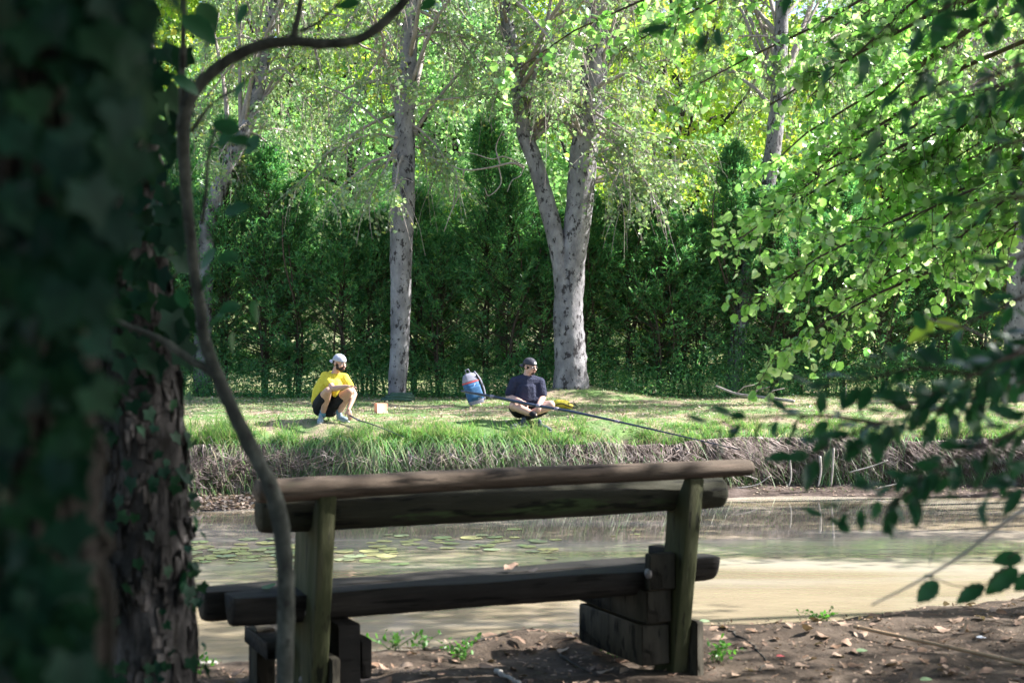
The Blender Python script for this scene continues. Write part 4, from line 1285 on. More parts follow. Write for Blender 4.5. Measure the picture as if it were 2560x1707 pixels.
# right support: stacked cross beams under the seat
beam(1.575, 1.69, .085, .70, .215, .350, 'cross_beam', 'bench_block')
beam(1.56, 1.69, .10, .66, .045, .208, 'ground_block', 'bench_block')
beam(1.575, 1.695, .060, .105, .352, .498, 'stop_block', 'bench_block')
beam(1.70, 1.76, .165, .30, .2, .5, 'side_block', 'bench_dark')
beam(1.772, 1.81, .03, .11, -.1, .22, 'side_plank', 'bench_block')
# bolts
def bolt(c, n, r=.011):
    n = unit(np.array(n)); v, f = tube(np.array([c - n * .01, c + n * .006]), r, 6); b = MB().add(v, f).build('bolt', M['metal'], BN)
    v, f = tube(np.array([c - n * .01, c + n * .002]), r * 1.7, 14); MB().add(v, f).build('washer', M['metal'], b)
bolt(W(1.573, .075, .42) + 0 * U, -U, .012)
bolt(W(.194, .15, .36), -U, .008); bolt(W(.194, .2, .10), -U, .008); bolt(W(.225, .028, .62), -V, .006)

# ------------------------------------------------------------------ leaf templates for the near leaves
def leaf_mesh(name, mat, width=.55, serr=0., curl=.15, fold=.2, n=9, wave=0.):
    """real leaf outline with midrib fold, unit length along +X, normal +Z"""
    v, f = [], []
    ts = np.linspace(0, 1, n)
    for i, t in enumerate(ts):
        w = width * .5 * (math.sin(math.pi * t ** .85) ** .75 if 0 < t < 1 else 0) * (1 + serr * (1 if i % 2 else -1))
        z = -curl * t * t
        v += [(t, 0, z), (t - serr * .1, w, z + fold * w + wave * math.sin(t * 9)), (t - serr * .1, -w, z + fold * w + wave * math.sin(t * 9 + 2))]
    for i in range(n - 1):
        a, b = 3 * i, 3 * i + 3
        if i == 0: f += [[a, b, b + 1], [a, b + 2, b]]
        elif i == n - 2: f += [[a, b, a + 1], [a, a + 2, b]]
        else: f += [[a, b, b + 1], [a, b + 1, a + 1], [a, a + 2, b + 2], [a, b + 2, b]]
    return MB().add(v, np.array(f)).mesh(name, mat, smooth=True)


def ivy_mesh(mat, k=0):
    out = [(0, 0), (-.12, .22), (-.16, .42), (.10, .40), (.26, .52), (.42, .56), (.50, .34), (.62, .20), (.80, .12), (1.0, 0)]
    r = .9 + .1 * k
    pts = [(x, y * r) for x, y in out] + [(x, -y * r * .95) for x, y in out[-2:0:-1]]
    v = [(.25, 0, .02)] + [(x, y, -.12 * x * x + .18 * abs(y) * (1 if k % 2 else .4)) for x, y in pts]
    n = len(pts); f = [[0, 1 + i, 1 + (i + 1) % n] for i in range(n)]
    return MB().add(v, np.array(f)).mesh('ivy_leaf', mat, smooth=True)


def place(mesh, name, pos, d, nrm, size, parent):
    d = unit(np.array(d, float)); nrm = np.array(nrm, float); s = unit(np.cross(nrm, d)); n = np.cross(d, s)
    m = Matrix(((d[0], s[0], n[0], pos[0]), (d[1], s[1], n[1], pos[1]), (d[2], s[2], n[2], pos[2]), (0, 0, 0, 1))) @ Matrix.Scale(size, 4)
    o = bpy.data.objects.new(name, mesh); COL.objects.link(o)
    if parent is not None:
        o.parent = parent; o.matrix_parent_inverse = Matrix.Translation(-parent.location)
    o.matrix_basis = m
    return o


rng = np.random.default_rng(66)
# ------------------------------------------------------------------ alder reaching in from the right
AL = thing('alder_tree', (4.9, 7.4, ground_z(4.9, 7.4)), 'sunlit alder whose leafy boughs reach in over the water from the right', 'tree')
mb = MB(); tr = catmull([(4.9, 7.4, -.2), (4.8, 7.5, 1.5), (4.9, 7.7, 3.5), (4.7, 7.8, 6.0), (4.6, 7.9, 8)], 6)
v, f = tube(tr, np.linspace(.16, .04, len(tr)), 12, .1); mb.add(v, f); mb.build('trunk', M['sapling_bark'], AL, smooth=True)
ends = [(1560, 175, 9.6), (1440, 205, 9.9), (1700, 60, 9.4), (1850, 300, 9.3), (1800, 610, 8.8), (1870, 700, 8.6), (1960, 480, 9.2), (1890, 850, 8.5), (2060, 780, 8.4), (2180, 660, 8.2), (2000, 600, 8.9),
        (2300, 640, 8.0), (2240, 420, 8.6), (2120, 250, 9.0), (2420, 300, 8.2), (1980, 120, 9.6), (2330, 100, 8.6), (2120, 560, 8.6), (1800, 180, 9.5), (1640, -60, 9.6), (2480, 560, 7.9), (2040, 360, 9.3), (1900, 440, 9.6),
        (2200, 0, 9.2), (1900, -60, 9.6), (2400, 440, 8.6), (1830, 520, 9.3), (1950, 650, 9.0), (2080, 680, 8.9), (2250, 540, 8.7)]
wood = MB(); LP, LD, LN = [], [], []
for (px, py, Y) in ends:
    e = P(px, py, Y); h = np.clip(e[2] + rng.uniform(.9, 1.9) , 2.2, 7.5)
    a = tr[np.argmin(np.abs(tr[:, 2] - h))]
    lp = limb_path(a, e, .05, 11, .10)
    v, f = tube(lp, np.linspace(.028, .004, len(lp)), 6); wood.add(v, f)
    tw = twigs_on(lp, 42, .34, .85, .35, .2)
    v, f = tubes(tw, np.linspace(.0035, .0015, tw.shape[1])[None, :].repeat(len(tw), 0), 3); wood.add(v, f)
    p, d, nn = leaves_on(tw, 10, .06, .5, .015, .15)
    LP.append(p); LD.append(d); LN.append(nn)
wood.build('bough_work', M['dark_twig'], AL)
p, d, nn = map(np.concatenate, (LP, LD, LN))
L = .032 + .045 * rng.random(len(p)) ** 1.3
pix = CX + F * p[:, 0] / p[:, 1]; piy = YH - F * (p[:, 2] - CZ) / p[:, 1]
vis = (pix > 1450) & (pix < 2540) & (piy > 10) & (piy < 950)
sc_ = np.where(vis, L / p[:, 1], 0); big = np.argsort(-sc_)[:290]
mask = np.ones(len(p), bool); mask[big] = False
v, f = leaves6(p[mask], d[mask], nn[mask], L[mask], L[mask] * .85)
tag(MB().add(v, f).build('foliage', M['alder_leaf'], AL), kind='stuff')
am = [leaf_mesh('leaf', M['alder_leaf'], .88, .05, .1, .15, 8), leaf_mesh('leaf', M['alder_leaf'], .8, .05, .25, .25, 8)]
for i in big: place(am[i % 2], 'leaf', p[i], d[i], nn[i], L[i] * 1.05, AL)
print('tri count alder', len(p))

# ------------------------------------------------------------------ near dark leaves at the right
HB_up = thing('overhanging_branch', P(2900, 300, 2.4), 'dark leafy branch hanging in front of the sunlit foliage at the upper right', 'branch')
HB_low = thing('overhanging_branch', P(2900, 1000, 2.4), 'dark leafy branch hanging low in front of the far bank and water', 'branch')
hm = [leaf_mesh('leaf', M['dark_leaf'], .46, .09, .25, .3, 13, .02), leaf_mesh('leaf', M['dark_leaf'], .54, .08, .45, .15, 13, .03), leaf_mesh('leaf', M['dark_leaf'], .36, .09, -.2, .4, 13, .02)]
HBr = [  # (start px,py,Y), (end px,py,Y), leaves, leaf length in photo pixels
    ((2750, -60, 2.4), (2040, 130, 2.3), 15, 95), ((2700, -120, 2.3), (2150, 330, 2.2), 13, 90), ((2750, 120, 2.4), (2200, 340, 2.3), 9, 75), ((2400, -200, 2.3), (1870, 40, 2.2), 7, 90),
    ((2100, -260, 2.1), (1690, 60, 2.1), 7, 95), ((1900, -260, 2.0), (1745, 175, 2.0), 6, 80), ((2700, 330, 2.3), (2390, 430, 2.2), 5, 80), ((2720, 480, 2.2), (2330, 560, 2.2), 7, 80),
    ((2720, 620, 2.3), (2440, 700, 2.2), 4, 85), ((2760, 820, 2.4), (2150, 1090, 2.3), 26, 80), ((2760, 900, 2.5), (1990, 1130, 2.4), 24, 75), ((2740, 960, 2.4), (2090, 1000, 2.5), 18, 80),
    ((2750, 1000, 2.2), (2230, 1290, 2.1), 22, 85), ((2200, 1060, 2.6), (1780, 1060, 2.6), 10, 60), ((2700, 760, 2.6), (2380, 1010, 2.5), 14, 85), ((2760, 1130, 2.3), (2060, 1260, 2.5), 18, 70), ((2760, 1180, 2.1), (2420, 1230, 2.0), 9, 100),
    ((2700, 200, 2.6), (2330, 250, 2.5), 9, 80), ((2750, 700, 2.5), (2250, 930, 2.5), 14, 80)]
bws = {0: MB(), 1: MB()}; cnt = 0
for (s0, s1, nl, lp_) in HBr:
    bw = bws[int(s0[1] > 660 or s1[1] > 900)]; HB = HB_low if bw is bws[1] else HB_up
    lp_ *= .86
    a, e = P(s0[0], s0[1], s0[2] * .98), P(s1[0], s1[1], s1[2] * .98); nl = int(nl * (1.55 if s0[1] > 700 else 1.1)); path = limb_path(a, e, .05, 12, .12)
    v, f = tube(path, np.linspace(.0045, .0014, 12), 5); bw.add(v, f)
    for k in range(nl):
        t = .22 + .78 * (k + rng.random()) / nl; idx = min(t * 11, 10.99); i0 = int(idx); q = path[i0] * (1 - idx + i0) + path[i0 + 1] * (idx - i0)
        sd = 1 if k % 2 else -1
        dirp = unit(path[min(i0 + 1, 11)] - path[i0])
        side = unit(np.cross(dirp, [0, 1, 0])) * sd
        d_ = unit(dirp * .7 + side * .8 + rng.normal(size=3) * .35 + np.array([0, 0, -.25]))
        st = q + d_ * .012
        v, f = tube(np.array([q, st]), .0008, 3); bw.add(v, f)
        nr_ = unit(np.array([rng.normal() * .5, -.45 + rng.normal() * .5, .8]))
        place(hm[k % 3], 'leaf', st, d_, nr_, lp_ / F * q[1] * rng.uniform(.7, 1.25), HB); cnt += 1
        if rng.random() < .25:
            d2 = unit(d_ + rng.normal(size=3) * .8); place(hm[(k + 1) % 3], 'leaf', st + d_ * .01, d2, nr_, lp_ / F * q[1] * rng.uniform(.5, .9), HB); cnt += 1
bws[0].build('twig_work', M['dark_twig'], HB_up); bws[1].build('twig_work', M['dark_twig'], HB_low)
print('overhang leaves', cnt, len(HB_up.children), len(HB_low.children))

# two lime leaves catching the sun, low twig with cut-edged leaves, bare twig
LT = thing('lime_green_sprig', P(2560, 880, 3.0), 'sprig with two bright lime green leaves catching the sun in front of the hedge', 'sprig')
lm = leaf_mesh('leaf', M['lime_leaf'], .5, .07, .12, .12, 11)
mb = MB(); v, f = tube(catmull([P(2600, 905, 3.), P(2480, 850, 3.), P(2400, 815, 3.), P(2330, 800, 3.), P(2310, 778, 3.)], 5), .002, 5); mb.add(v, f); mb.build('twig_work', M['twig'], LT)
place(lm, 'leaf', P(2338, 806, 3.), P(2402, 814, 3.) - P(2338, 806, 3.), (0.1, -.8, .5), 78 / F * 3, LT)
place(lm, 'leaf', P(2335, 806, 3.), P(2272, 856, 3.) - P(2335, 806, 3.), (0.3, -.8, .4), 82 / F * 3, LT)
place(lm, 'leaf', P(2330, 795, 3.), P(2262, 800, 3.) - P(2330, 795, 3.), (0.1, -.3, .9), 72 / F * 3, LT)
place(lm, 'leaf', P(2400, 815, 3.), P(2385, 880, 3.) - P(2400, 815, 3.), (.6, -.5, .2), 50 / F * 3, LT)

LS = thing('low_sprig', P(2620, 1385, 2.8), 'low twig with five dull green leaves above the dirt at the right edge', 'sprig')
mb = MB()
for pts in ([(2640, 1370), (2560, 1400), (2500, 1430), (2460, 1462), (2390, 1464), (2340, 1445), (2310, 1440)], [(2600, 1360), (2545, 1378), (2520, 1395)]):
    v, f = tube(catmull([P(a, b, 2.8) for a, b in pts], 5), .0013, 5); mb.add(v, f)
mb.build('twig_work', M['dark_twig'], LS)
wm = [leaf_mesh('leaf', M['dark_leaf'], .62, .09, .1, .1, 11, .02), leaf_mesh('leaf', M['dark_leaf'], .5, .09, .2, .2, 11, .02)]
for i, (a, b) in enumerate((((2555, 1392), (2488, 1400)), ((2462, 1462), (2396, 1500)), ((2345, 1452), (2297, 1500)), ((2545, 1420), (2470, 1476)), ((2600, 1430), (2540, 1470)), ((2335, 1443), (2312, 1436)))):
    pa, pb_ = P(*a, 2.8), P(*b, 2.8); place(wm[i % 2], 'leaf', pa, pb_ - pa, (.15, -.7, .6), np.linalg.norm(pb_ - pa) * 1.1, LS)
BT = MB(); v, f = tube(catmull([P(2640, 1225, 2.6), P(2520, 1300, 2.6), P(2400, 1390, 2.6), P(2300, 1450, 2.6), P(2178, 1512, 2.6)], 5), np.linspace(.0045, .0018, 21), 6); BT.add(v, f)
v, f = tube(catmull([P(2450, 1350, 2.6), P(2400, 1345, 2.6), P(2340, 1370, 2.6), P(2322, 1410, 2.6)], 5), .0012, 5); BT.add(v, f)
tag(BT.build('bare_twig', M['stick'], smooth=True), 'bare pale twig slanting down over the water at the right, below the dark leaves', 'twig')

# ------------------------------------------------------------------ thin tree in front of the bench
SA = thing('slender_tree', P(712, 1900, 3.0), 'slender mottled tree curving up in front of the bench and arching right at the top', 'tree')
def stem(pts, name, mat='sapling_bark', seg=12, jag=.22, parent=None, Y=3.0):
    p = catmull([P(a, b, (c[0] if c else Y)) for a, b, w, *c in pts], 6); ww = np.array([w for a, b, w, *c in pts]) * .77; Ys = p[:, 1]
    r = np.interp(np.linspace(0, 1, len(p)), np.linspace(0, 1, len(ww)), ww) / F * Ys / 2
    v, f = tube(p, r, seg, jag); o = MB().add(v, f).build(name, M[mat], parent, smooth=True); return p
s0 = stem([(705, 2400, 62), (712, 1700, 56), (716, 1500, 56), (706, 1340, 56), (678, 1220, 54), (622, 1110, 50), (575, 1010, 46), (540, 930, 44), (512, 850, 40), (500, 760, 38), (488, 690, 36), (474, 560, 36), (462, 430, 38), (460, 300, 44), (490, 222, 44),
           (560, 158, 40), (640, 118, 38), (720, 104, 36), (820, 110, 34), (900, 98, 32), (965, 52, 32), (1030, -20, 30), (1100, -120, 24), (1200, -300, 14)], 'trunk', parent=SA)
stem([(460, 300, 32), (456, 200, 24), (458, 100, 20), (460, 0, 16), (455, -150, 12)], 'branch', parent=SA)
stem([(560, 960, 34), (520, 925, 28), (470, 895, 26), (420, 860, 24), (380, 838, 20), (310, 810, 16), (255, 775, 12)], 'branch', parent=SA)
stem([(735, 100, 30), (738, 70, 24), (748, 30, 20), (756, -60, 16)], 'branch', parent=SA)
stem([(748, 80, 14), (790, 60, 12), (835, 20, 9), (870, -30, 7)], 'branch', parent=SA)
stem([(478, 330, 14), (530, 260, 10), (600, 215, 8), (660, 150, 6)], 'branch', parent=SA)
stem([(505, 560, 14), (515, 480, 12), (520, 400, 10), (545, 300, 6)], 'branch', parent=SA)
lv = [leaf_mesh('leaf', M['dark_leaf'], .62, .05, .2, .2, 11), leaf_mesh('leaf', M['dark_leaf'], .7, .04, .1, .1, 11)]
for i, (a, b, sz) in enumerate(((455, 40, 110), (500, 5, 90), (530, 60, 70), (600, 330, 75), (570, 350, 70), (650, 340, 60), (615, 205, 60), (590, 320, 70), (640, 750, 70), (560, 790, 80), (600, 760, 60), (560, 530, 70), (600, 640, 60),
                                (620, 10, 60), (1060, -5, 60), (1090, 0, 50), (430, 190, 80), (900, 5, 60), (420, 260, 60), (540, 620, 70), (530, 690, 60), (585, 830, 60), (450, 720, 60))):
    q = P(a, b, 2.9 + .1 * math.sin(i)); d_ = unit(np.array([rng.normal(), rng.normal() * .4, -.5 + rng.normal() * .4]))
    place(lv[i % 2], 'leaf', q, d_, (rng.normal() * .4, -.7, .6), sz / F * 2.9, SA)

# ------------------------------------------------------------------ rough-barked tree and ivy tree at the left
def bark_trunk(pts, radii, mat, parent, plates=900, seg=40):
    """trunk with deep plated relief in the mesh"""
    p = catmull(pts, 14); r = np.interp(np.linspace(0, 1, len(p)), np.linspace(0, 1, len(radii)), radii)
    v, f = tube(p, r, seg)
    vv = v.reshape(len(p), seg, 3)
    zz = np.arange(len(p))[:, None]; aa = np.arange(seg)[None, :]
    rid = np.abs(np.sin(aa * 1.15 + 1.6 * np.sin(zz * .22 + aa * .13))) ** .6 + .4 * np.sin(zz * .9 + aa * 2.1) * .5
    off = unit(vv - p[:, None, :]) * (rid * .012)[..., None]
    vv = vv + off + rng.normal(size=vv.shape) * .0012
    return MB().add(vv.reshape(-1, 3), f).build('trunk', M[mat], parent, smooth=True), p, r

RT = thing('rough_barked_tree', (P(370, 1500, 3.7)[0], 3.7, 0), 'rough barked trunk with pale flaking plates, just behind the dark ivy covered trunk', 'tree')
pts = [P(390, 2500, 3.7), P(372, 1700, 3.7), P(365, 1400, 3.7), P(352, 1100, 3.7), P(338, 820, 3.7), P(325, 500, 3.7), P(310, 200, 3.7), P(300, -100, 3.7), P(280, -900, 3.7), P(260, -2500, 3.8), P(300, -4500, 3.6)]
_, tp, trd = bark_trunk(pts, np.array([240, 215, 205, 195, 170, 150, 140, 132, 110, 80, 30]) / F * 3.7 / 2, 'pine_bark', RT)
# bark plates proud of the trunk on the camera side
pl = MB()
for i in range(420):
    k = rng.uniform(.08, .55) * (len(tp) - 1); i0 = int(k); c = tp[i0] * (1 - k + i0) + tp[i0 + 1] * (k - i0); r = np.interp(k, np.arange(len(trd)), trd)
    a = rng.uniform(math.radians(-200), math.radians(20)); out = np.array([math.cos(a), math.sin(a), 0]); s = np.array([-math.sin(a), math.cos(a), 0])
    v, f = box(c + out * (r + .012), s * rng.uniform(.006, .016), out * .004, (Z + rng.normal(size=3) * .15) * rng.uniform(.014, .04), .003); pl.add(v + rng.normal(size=v.shape) * .001, f)
tag(pl.build('bark_plates', M['pine_bark'], RT), kind='stuff')
iv = [ivy_mesh(M['ivy_leaf'], k) for k in range(3)]
for i in range(210):
    k = rng.uniform(.06, .5) * (len(tp) - 1); i0 = int(k); c = tp[i0]; r = trd[i0]
    a = rng.uniform(math.radians(-190), math.radians(10)); out = np.array([math.cos(a), math.sin(a), 0])
    place(iv[i % 3], 'ivy_leaf', c + out * (r + .022 + rng.random() * .02), (rng.normal() * .5, rng.normal() * .3, -1), out + rng.normal(size=3) * .35 + [0, 0, .3], rng.uniform(.02, .042), RT)
for i in range(80):
    q = P(rng.uniform(300, 455), rng.uniform(-60, 900) ** 1.0, 3.35 + .1 * rng.random())
    place(iv[i % 3], 'ivy_leaf', q, (rng.normal() * .6, rng.normal() * .3, -1), (rng.normal() * .4, -1, .4 + rng.normal() * .3), rng.uniform(.045, .085), RT)

IT = thing('ivy_covered_tree', (P(110, 1500, 1.15)[0], 1.15, 0), 'dark trunk wrapped in ivy leaves and vines, filling the left edge', 'tree')
pts = [P(140, 3800, 1.2), P(110, 1700, 1.2), P(100, 1300, 1.2), P(90, 900, 1.2), P(80, 500, 1.2), P(70, 100, 1.2), P(60, -400, 1.2), P(60, -2500, 1.2), P(100, -6000, 1.3), P(300, -11000, 1.35)]
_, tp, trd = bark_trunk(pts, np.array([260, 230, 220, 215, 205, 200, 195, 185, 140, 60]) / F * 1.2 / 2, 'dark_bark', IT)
vm = MB()
for i in range(26):
    a0 = rng.uniform(math.radians(-200), math.radians(25)); k0 = rng.uniform(.09, .3); pth = []
    for t in np.linspace(0, 1, 14):
        k = (k0 + t * .35) * (len(tp) - 1); i0 = int(k); c = tp[i0] * (1 - k + i0) + tp[i0 + 1] * (k - i0); r = np.interp(k, np.arange(len(trd)), trd)
        a0 += rng.normal() * .11; pth.append(c + np.array([math.cos(a0), math.sin(a0), 0]) * (r + .006 + .014 * rng.random()))
    v, f = tube(catmull(pth, 3), rng.uniform(.0022, .006), 6); vm.add(v, f)
vm.build('ivy_vine', M['vine'], IT, smooth=True)
iv2 = [ivy_mesh(M['ivy_leaf'], k) for k in range(3)]
nleaf = 0
while nleaf < 290:
    px = rng.uniform(-120, 400) if rng.random() < .75 else rng.uniform(230, 460); py = rng.uniform(-120, 1760)
    lim = np.interp(py, [-120, 0, 200, 420, 600, 900, 1200, 1450, 1760], [500, 400, 350, 320, 270, 240, 195, 195, 270])
    if px > lim: continue
    if px > 235 and 1230 < py < 1440 and rng.random() < .8: continue
    Y = 1.12 - .10 * rng.random() + (.05 if px > 250 else 0); q = P(px, py, Y)
    out = unit(np.array([(px - 120) / 260 + rng.normal() * .4, -1, .35 + rng.normal() * .35]))
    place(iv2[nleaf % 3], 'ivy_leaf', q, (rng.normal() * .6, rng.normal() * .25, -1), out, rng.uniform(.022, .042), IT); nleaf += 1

rng = np.random.default_rng(77)
# ------------------------------------------------------------------ canopy over the near bank (casts the shade)
def canopy(loc, H, crown_c, crown_r, n, label, trunk_r=.16, size=.12, parent=None, cs=.45, ncl=60):
    if parent is None:
        parent = thing('bank_tree', (loc[0], loc[1], 0), label, 'tree')
        pp = catmull([(loc[0], loc[1], -.2), (loc[0] + .1, loc[1], H * .35), (*np.array(crown_c)[:2], H)], 6)
        v, f = tube(pp, np.linspace(trunk_r, .03, len(pp)), 10, .1); MB().add(v, f).build('trunk', M['dark_bark'], parent, smooth=True)
    p = crown_points(n, np.array(crown_c, float), np.array(crown_r, float), ncl, cs)
    p = p[(CX + F * p[:, 0] / np.maximum(p[:, 1], .1) < -200) | (CX + F * p[:, 0] / np.maximum(p[:, 1], .1) > 2750) | (YH - F * (p[:, 2] - CZ) / np.maximum(p[:, 1], .1) < -120) | (p[:, 1] < 0)]
    p = p[p[:, 2] > 2.2]
    n = len(p); L = size * (.7 + .6 * rng.random(n)); nr = rand_unit(n); nr[:, 2] += 1
    v, f = leaves4(p, rand_unit(n), nr, L, L * .75)
    o = MB().add(v, f).build('crown', M['canopy_leaf'], parent); tag(o, kind='stuff')
    return parent

canopy((6.2, 2.6), 8, (6.0, 3.2, 6.0), (2.6, 2.6, 2.6), 15000, 'shade tree standing out of view on the near bank to the right')
canopy((3.6, -.6), 7, (3.6, .6, 5.0), (2.6, 2.6, 2.0), 13000, 'shade tree standing out of view behind the camera')
canopy((9.0, 4.6), 10, (8.6, 4.4, 8.0), (2.8, 2.0, 2.6), 10000, 'tall shade tree standing out of view further along the near bank')
canopy((11.5, 20.5), 10, (7.0, 19.6, 9.0), (2.6, 1.5, 1.4), 5200, 'leaning shade tree standing out of view on the far bank to the right', cs=.35, ncl=34)
canopy((10.5, 19.5), 9, (9.6, 19.0, 8.0), (2.3, 1.5, 1.5), 5200, 'tall shade tree standing out of view on the far bank to the right', cs=.35, ncl=34)
canopy((9.6, 6.2), 8, (9.2, 6.7, 6.2), (2.2, 1.3, 1.5), 4200, 'second shade tree standing out of view on the near bank beyond the alder', cs=.35, ncl=34)
canopy((10.8, 15.5), 9, (8.2, 15.4, 8.2), (3.2, 1.0, 1.2), 4200, 'sixth shade tree standing out of view on the far bank to the right', cs=.35, ncl=40)
canopy((11.5, 12.6), 10, (9.4, 12.2, 8.5), (2.2, 1.2, 1.2), 3000, 'seventh shade tree standing out of view across the water to the right', cs=.35, ncl=30)
canopy((11.0, 18.0), 9, (8.4, 17.0, 8.6), (3.0, 1.3, 1.4), 6000, 'fourth shade tree standing out of view on the far bank to the right', cs=.35, ncl=40)
canopy((13.5, 18.4), 9, (12.4, 16.8, 7.6), (2.8, 1.3, 1.4), 6000, 'fifth shade tree standing out of view on the far bank to the right', cs=.35, ncl=40)
canopy((6.6, 6.4), 8, (6.1, 6.3, 6.2), (2.4, 1.5, 1.8), 1700, 'shade tree standing out of view on the near bank beside the alder', cs=.3, ncl=34)
canopy((12.6, 19.5), 8, (12.2, 19.0, 7.0), (2.4, 1.5, 1.5), 5200, 'third shade tree standing out of view on the far bank to the right', cs=.35, ncl=34)
canopy((-1.0, -1.6), 6, (-.8, -.6, 4.3), (3.0, 2.4, 1.3), 12000, 'low shade tree standing out of view over the camera')
canopy((1.2, -3.2), 7, (1.0, -3.4, 3.6), (3.2, 1.6, 2.8), 14000, 'dense shade tree standing out of view straight behind the camera')
canopy((-3.8, -1.2), 7, (-4.0, -.6, 3.6), (2.0, 3.0, 2.8), 12000, 'dense shade tree standing out of view behind the camera to the left')
canopy((-5.2, 4.6), 7, (-5.4, 4.6, 4.6), (2.2, 2.2, 2.6), 9000, 'shade tree standing out of view on the near bank to the left')
canopy(None, 0, (-.6, 3.2, 5.2), (2.6, 2.2, 1.6), 9000, '', parent=RT)
canopy(None, 0, (-1.6, 1.0, 4.8), (2.4, 2.4, 1.6), 8000, '', parent=IT)

# ------------------------------------------------------------------ near ground: leaf litter, cane, sticks, weeds
dm = [leaf_mesh('fallen_leaf', M['dead_leaf'], .55, .06, .25, .3, 9, .04), leaf_mesh('fallen_leaf', M['dead_leaf'], .7, .05, -.2, -.25, 9, .05), leaf_mesh('fallen_leaf', M['dead_leaf'], .4, .05, .45, .5, 9, .05)]
n = 0
while n < 240:
    x = rng.uniform(-1.7, 2.9); y = rng.uniform(4.9, 7.4)
    if y > near_edge(x) - .04: continue
    px, py = CX + F * x / y, YH - F * (0 - CZ) / y
    if px < 420 or px > 2600 or py > 1740: continue
    fs = rng.uniform(.03, .085)
    o = place(dm[n % 3], 'fallen_leaf', (x, y, ground_z(x, y) + .012), (rng.normal(), rng.normal(), .1 * rng.normal()), (rng.normal() * .3, rng.normal() * .3, 1), fs, None)
    fz = 'left of the bench block' if px < 1480 else 'at the foot of the bench block' if px < 1780 else 'between the bench and the cane' if px < 2130 else 'above the bamboo cane' if py < 1592 + (px - 2140) * .19 else 'below the bamboo cane'
    tag(o, '%s %s dry brown leaf on the dirt %s' % ('large' if fs > .065 else 'medium' if fs > .045 else 'small', ('broad', 'wavy', 'narrow curled')[n % 3], fz), 'leaf', 'fallen leaves on the near bank'); n += 1
k = 9000
x = rng.uniform(-2.5, 4.2, k); y = rng.uniform(4.4, 8, k); ok = y < near_edge(x) + .08; x, y = x[ok], y[ok]; k = len(x)
L = rng.uniform(.008, .03, k)
v, f = leaves4(np.stack([x, y, ground_z(x, y) + .006], 1), rand_unit(k) * np.array([1, 1, .25]), unit(rand_unit(k) * .5 + np.array([0, 0, 1])), L, L * .5)
mb = MB().add(v, f)
# twiggy debris
k = 500; x = rng.uniform(-2, 4, k); y = rng.uniform(4.6, 7.6, k); ok = y < near_edge(x) - .03; x, y = x[ok], y[ok]; k = len(x)
a = rng.random(k) * 6.28; Ls = rng.uniform(.02, .09, k); s = np.linspace(-.5, .5, 4)
p = np.stack([x[:, None] + np.cos(a)[:, None] * Ls[:, None] * s, y[:, None] + np.sin(a)[:, None] * Ls[:, None] * s, np.zeros((k, 4))], -1); p[..., 2] = ground_z(p[..., 0], p[..., 1]) + .006
v, f = tubes(p + rng.normal(size=p.shape) * .002, np.full((k, 4), .0018), 3); mb.add(v, f)
tag(mb.build('litter_crumbs', M['dead_leaf']), 'fine crumbled leaf litter and twig bits over the near bank dirt', 'litter', kind='stuff')
for i, (px, py, col, lab) in enumerate(((1940, 1648, (.6, .12, .12), 'tiny red scrap on the dirt right of the bench'), (2440, 1602, (.72, .75, .8), 'tiny pale blue white scrap on the dirt at right'), (2345, 1578, (.7, .3, .3), 'tiny pink scrap on the dirt near the cane'))):
    Y = F * CZ / (py - YH); q = P(px, py, Y); o = place(leaf_mesh('scrap', plain('scrap', col), .4, 0, .2, .3, 6), 'scrap', (q[0], q[1], ground_z(q[0], q[1]) + .014), (1, .1, .1), (0, -.4, 1), .04 if i != 1 else .05, None)
    tag(o, lab, 'scrap')
glm = leaf_mesh('green_leaf', leaf_mat('faded_green_leaf', [(.16, .25, .12), (.22, .3, .16)], .1, .6), .55, .05, .1, .25, 9)
for i, (px, py, lab) in enumerate(((2140, 1636, 'pale green fallen leaf on the dirt below the cane'), (2300, 1700, 'pale green fallen leaf at the bottom edge of the picture'), (1730, 1545, 'bright green leaf at the water edge beside the bench post'))):
    Y = F * CZ / (py - YH); q = P(px, py, Y); y = min(Y, near_edge(q[0]) - .03); o = place(glm, 'green_leaf', (q[0], y, ground_z(q[0], y) + .015), (1, .2, .1), (0, -.3, 1), .055, None)
    tag(o, lab, 'leaf')

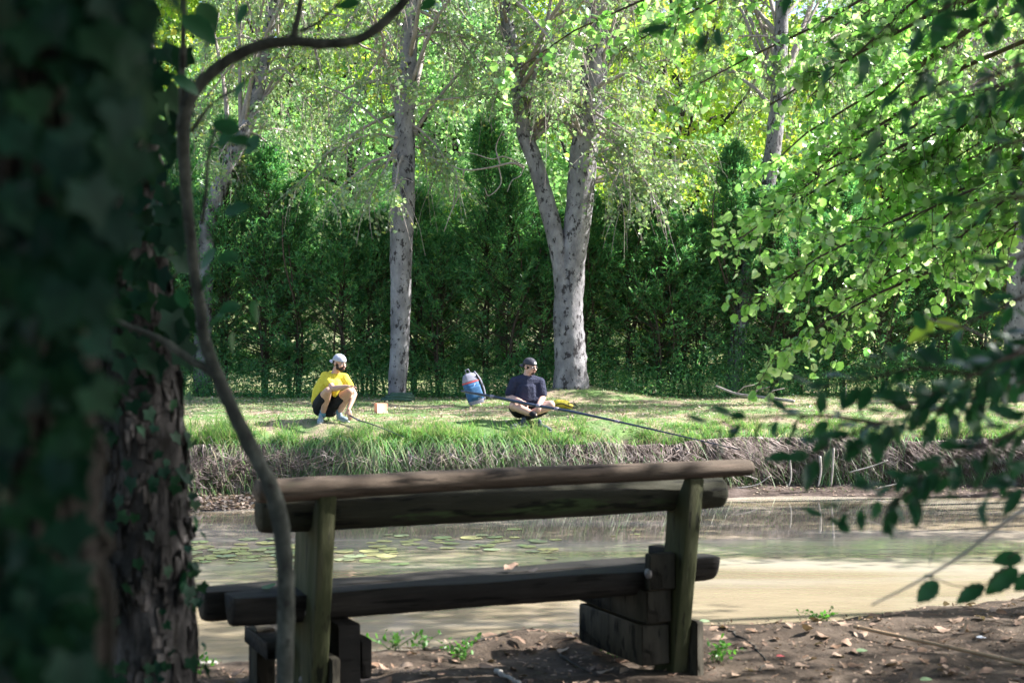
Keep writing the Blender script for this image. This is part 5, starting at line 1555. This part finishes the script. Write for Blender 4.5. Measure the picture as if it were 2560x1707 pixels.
def gp(px, py, h=.012):
    Y = F * CZ / (py - YH); q = P(px, py, Y); return np.array([q[0], q[1], ground_z(q[0], q[1]) + h])
CN = thing('bamboo_cane', gp(2140, 1592), 'long tan bamboo cane lying on the dirt at the right', 'cane')
a, b = gp(2135, 1590, .02), gp(2720, 1700, .02); pp = np.linspace(a, b, 12); v, f = tube(pp, .0085, 8, .04); MB().add(v, f).build('stem', M['bamboo'], CN, smooth=True)
for t in (.02, .24, .44, .66, .86):
    c = a + (b - a) * t; dn = unit(b - a); v, f = tube(np.array([c - dn * .006, c, c + dn * .006]), [.009, .012, .009], 8); MB().add(v, f).build('node', M['bamboo'], CN, smooth=True)
for i, (pts, w, lab) in enumerate((([(1240, 1682), (1275, 1700), (1310, 1725)], .012, 'short pale cut stick at the bottom edge below the bench seat'), ([(450, 1668), (500, 1672), (545, 1668)], .014, 'pale stub of wood on the bank beside the rough trunk'),
                                   ([(1775, 1578), (1815, 1583), (1838, 1597), (1872, 1608), (1893, 1632), (1915, 1652), (1896, 1680)], .006, 'grey root winding over the dirt right of the bench'),
                                   ([(1060, 1625), (1130, 1618), (1200, 1612), (1270, 1606)], .011, 'dark root along the near bank edge under the bench'),
                                   ([(1400, 1640), (1440, 1660), (1500, 1700)], .006, 'thin grey twig on the dirt under the right of the bench'))):
    pp = catmull([gp(x_, y_) for x_, y_ in pts], 6) + rng.normal(size=(len(pts) * 6 - 5, 3)) * [.004, .004, .002] - ([0, 0, .010] if i in (2, 3) else 0); v, f = tube(pp, np.linspace(w, w * .5, len(pp)), 7, .45)
    tag(MB().add(v, f).build(['stick', 'stick', 'root', 'root', 'twig'][i], M['stick' if i < 2 else 'vine'], smooth=True), lab, ['stick', 'stick', 'root', 'root', 'twig'][i])

def weed(px, py, n, h, sp, label, leafy=True):
    b = gp(px, py, 0); b[1] = min(b[1], near_edge(b[0]) - .02); b[2] = ground_z(b[0], b[1])
    t = thing('weed', b, label, 'weed')
    sm, lf = MB(), MB(); pa = []
    for _ in range(n):
        e = b + np.array([rng.normal() * sp, rng.normal() * sp * .6, h * rng.uniform(.4, 1.1)]); lp = limb_path(b + rng.normal(size=3) * [.015, .015, 0], e, .06, 6, .1)
        v, f = tube(lp, np.linspace(.0014, .0006, 6), 4); sm.add(v, f); pa.append(lp)
    sm.build('stem', M['weed'], t)
    if leafy:
        tw = np.array(pa); p, d, nn = leaves_on(tw, 5, .02, .0, .004, .3); L = rng.uniform(.012, .028, len(p)); v, f = leaves6(p, d, nn, L, L * .55); lf.add(v, f)
        lf.build('leaves', M['weed'], t)
weed(985, 1628, 14, .08, .06, 'low broad leaved weed on the near bank edge left of centre')
weed(1150, 1650, 16, .09, .07, 'feathery green weed in the dirt below the bench seat')
weed(1060, 1622, 7, .10, .05, 'thin seeding weed against the pale water, left of centre')
0 and weed(1400, 1612, 8, .08, .06, 'thin weed on the bank edge in the gap under the bench')
weed(1545, 1640, 8, .07, .03, 'green weed growing up beside the block under the bench')
weed(1790, 1660, 14, .09, .05, 'grass like weed at the foot of the right bench post')
0 and weed(1880, 1560, 8, .05, .06, 'low weed on the bank edge right of the bench')
weed(2060, 1556, 10, .06, .06, 'small weed on the bank edge above the cane')
0 and weed(2290, 1535, 8, .07, .06, 'small weed on the bank edge near the right')
weed(490, 1690, 9, .1, .05, 'small weed at the foot of the rough trunk')

# dry leaves resting on the seat
for i, (u_, v_, s_, lab) in enumerate(((1.05, .30, .075, 'curled pale dry leaf lying on the bench seat'), (1.12, .22, .05, 'small flat dry leaf beside the curled one on the bench seat'), (.06, .25, .06, 'grey green leaf on the left end of the bench seat'))):
    q = W(u_, v_, .437); o = place(leaf_mesh('fallen_leaf', M['far_litter'] if i < 2 else M['weed'], .6, .05, -.2, .5 if i == 0 else .1, 9, .08 if i == 0 else .02), 'fallen_leaf', q, U + V * .3, (0, -.2, 1), s_, None)
    tag(o, lab, 'leaf')

for o in bpy.data.objects:
    if o.parent is None and 'label' in o and len(o['label'].split()) > 16: print('LONG', o.name, o['label'])
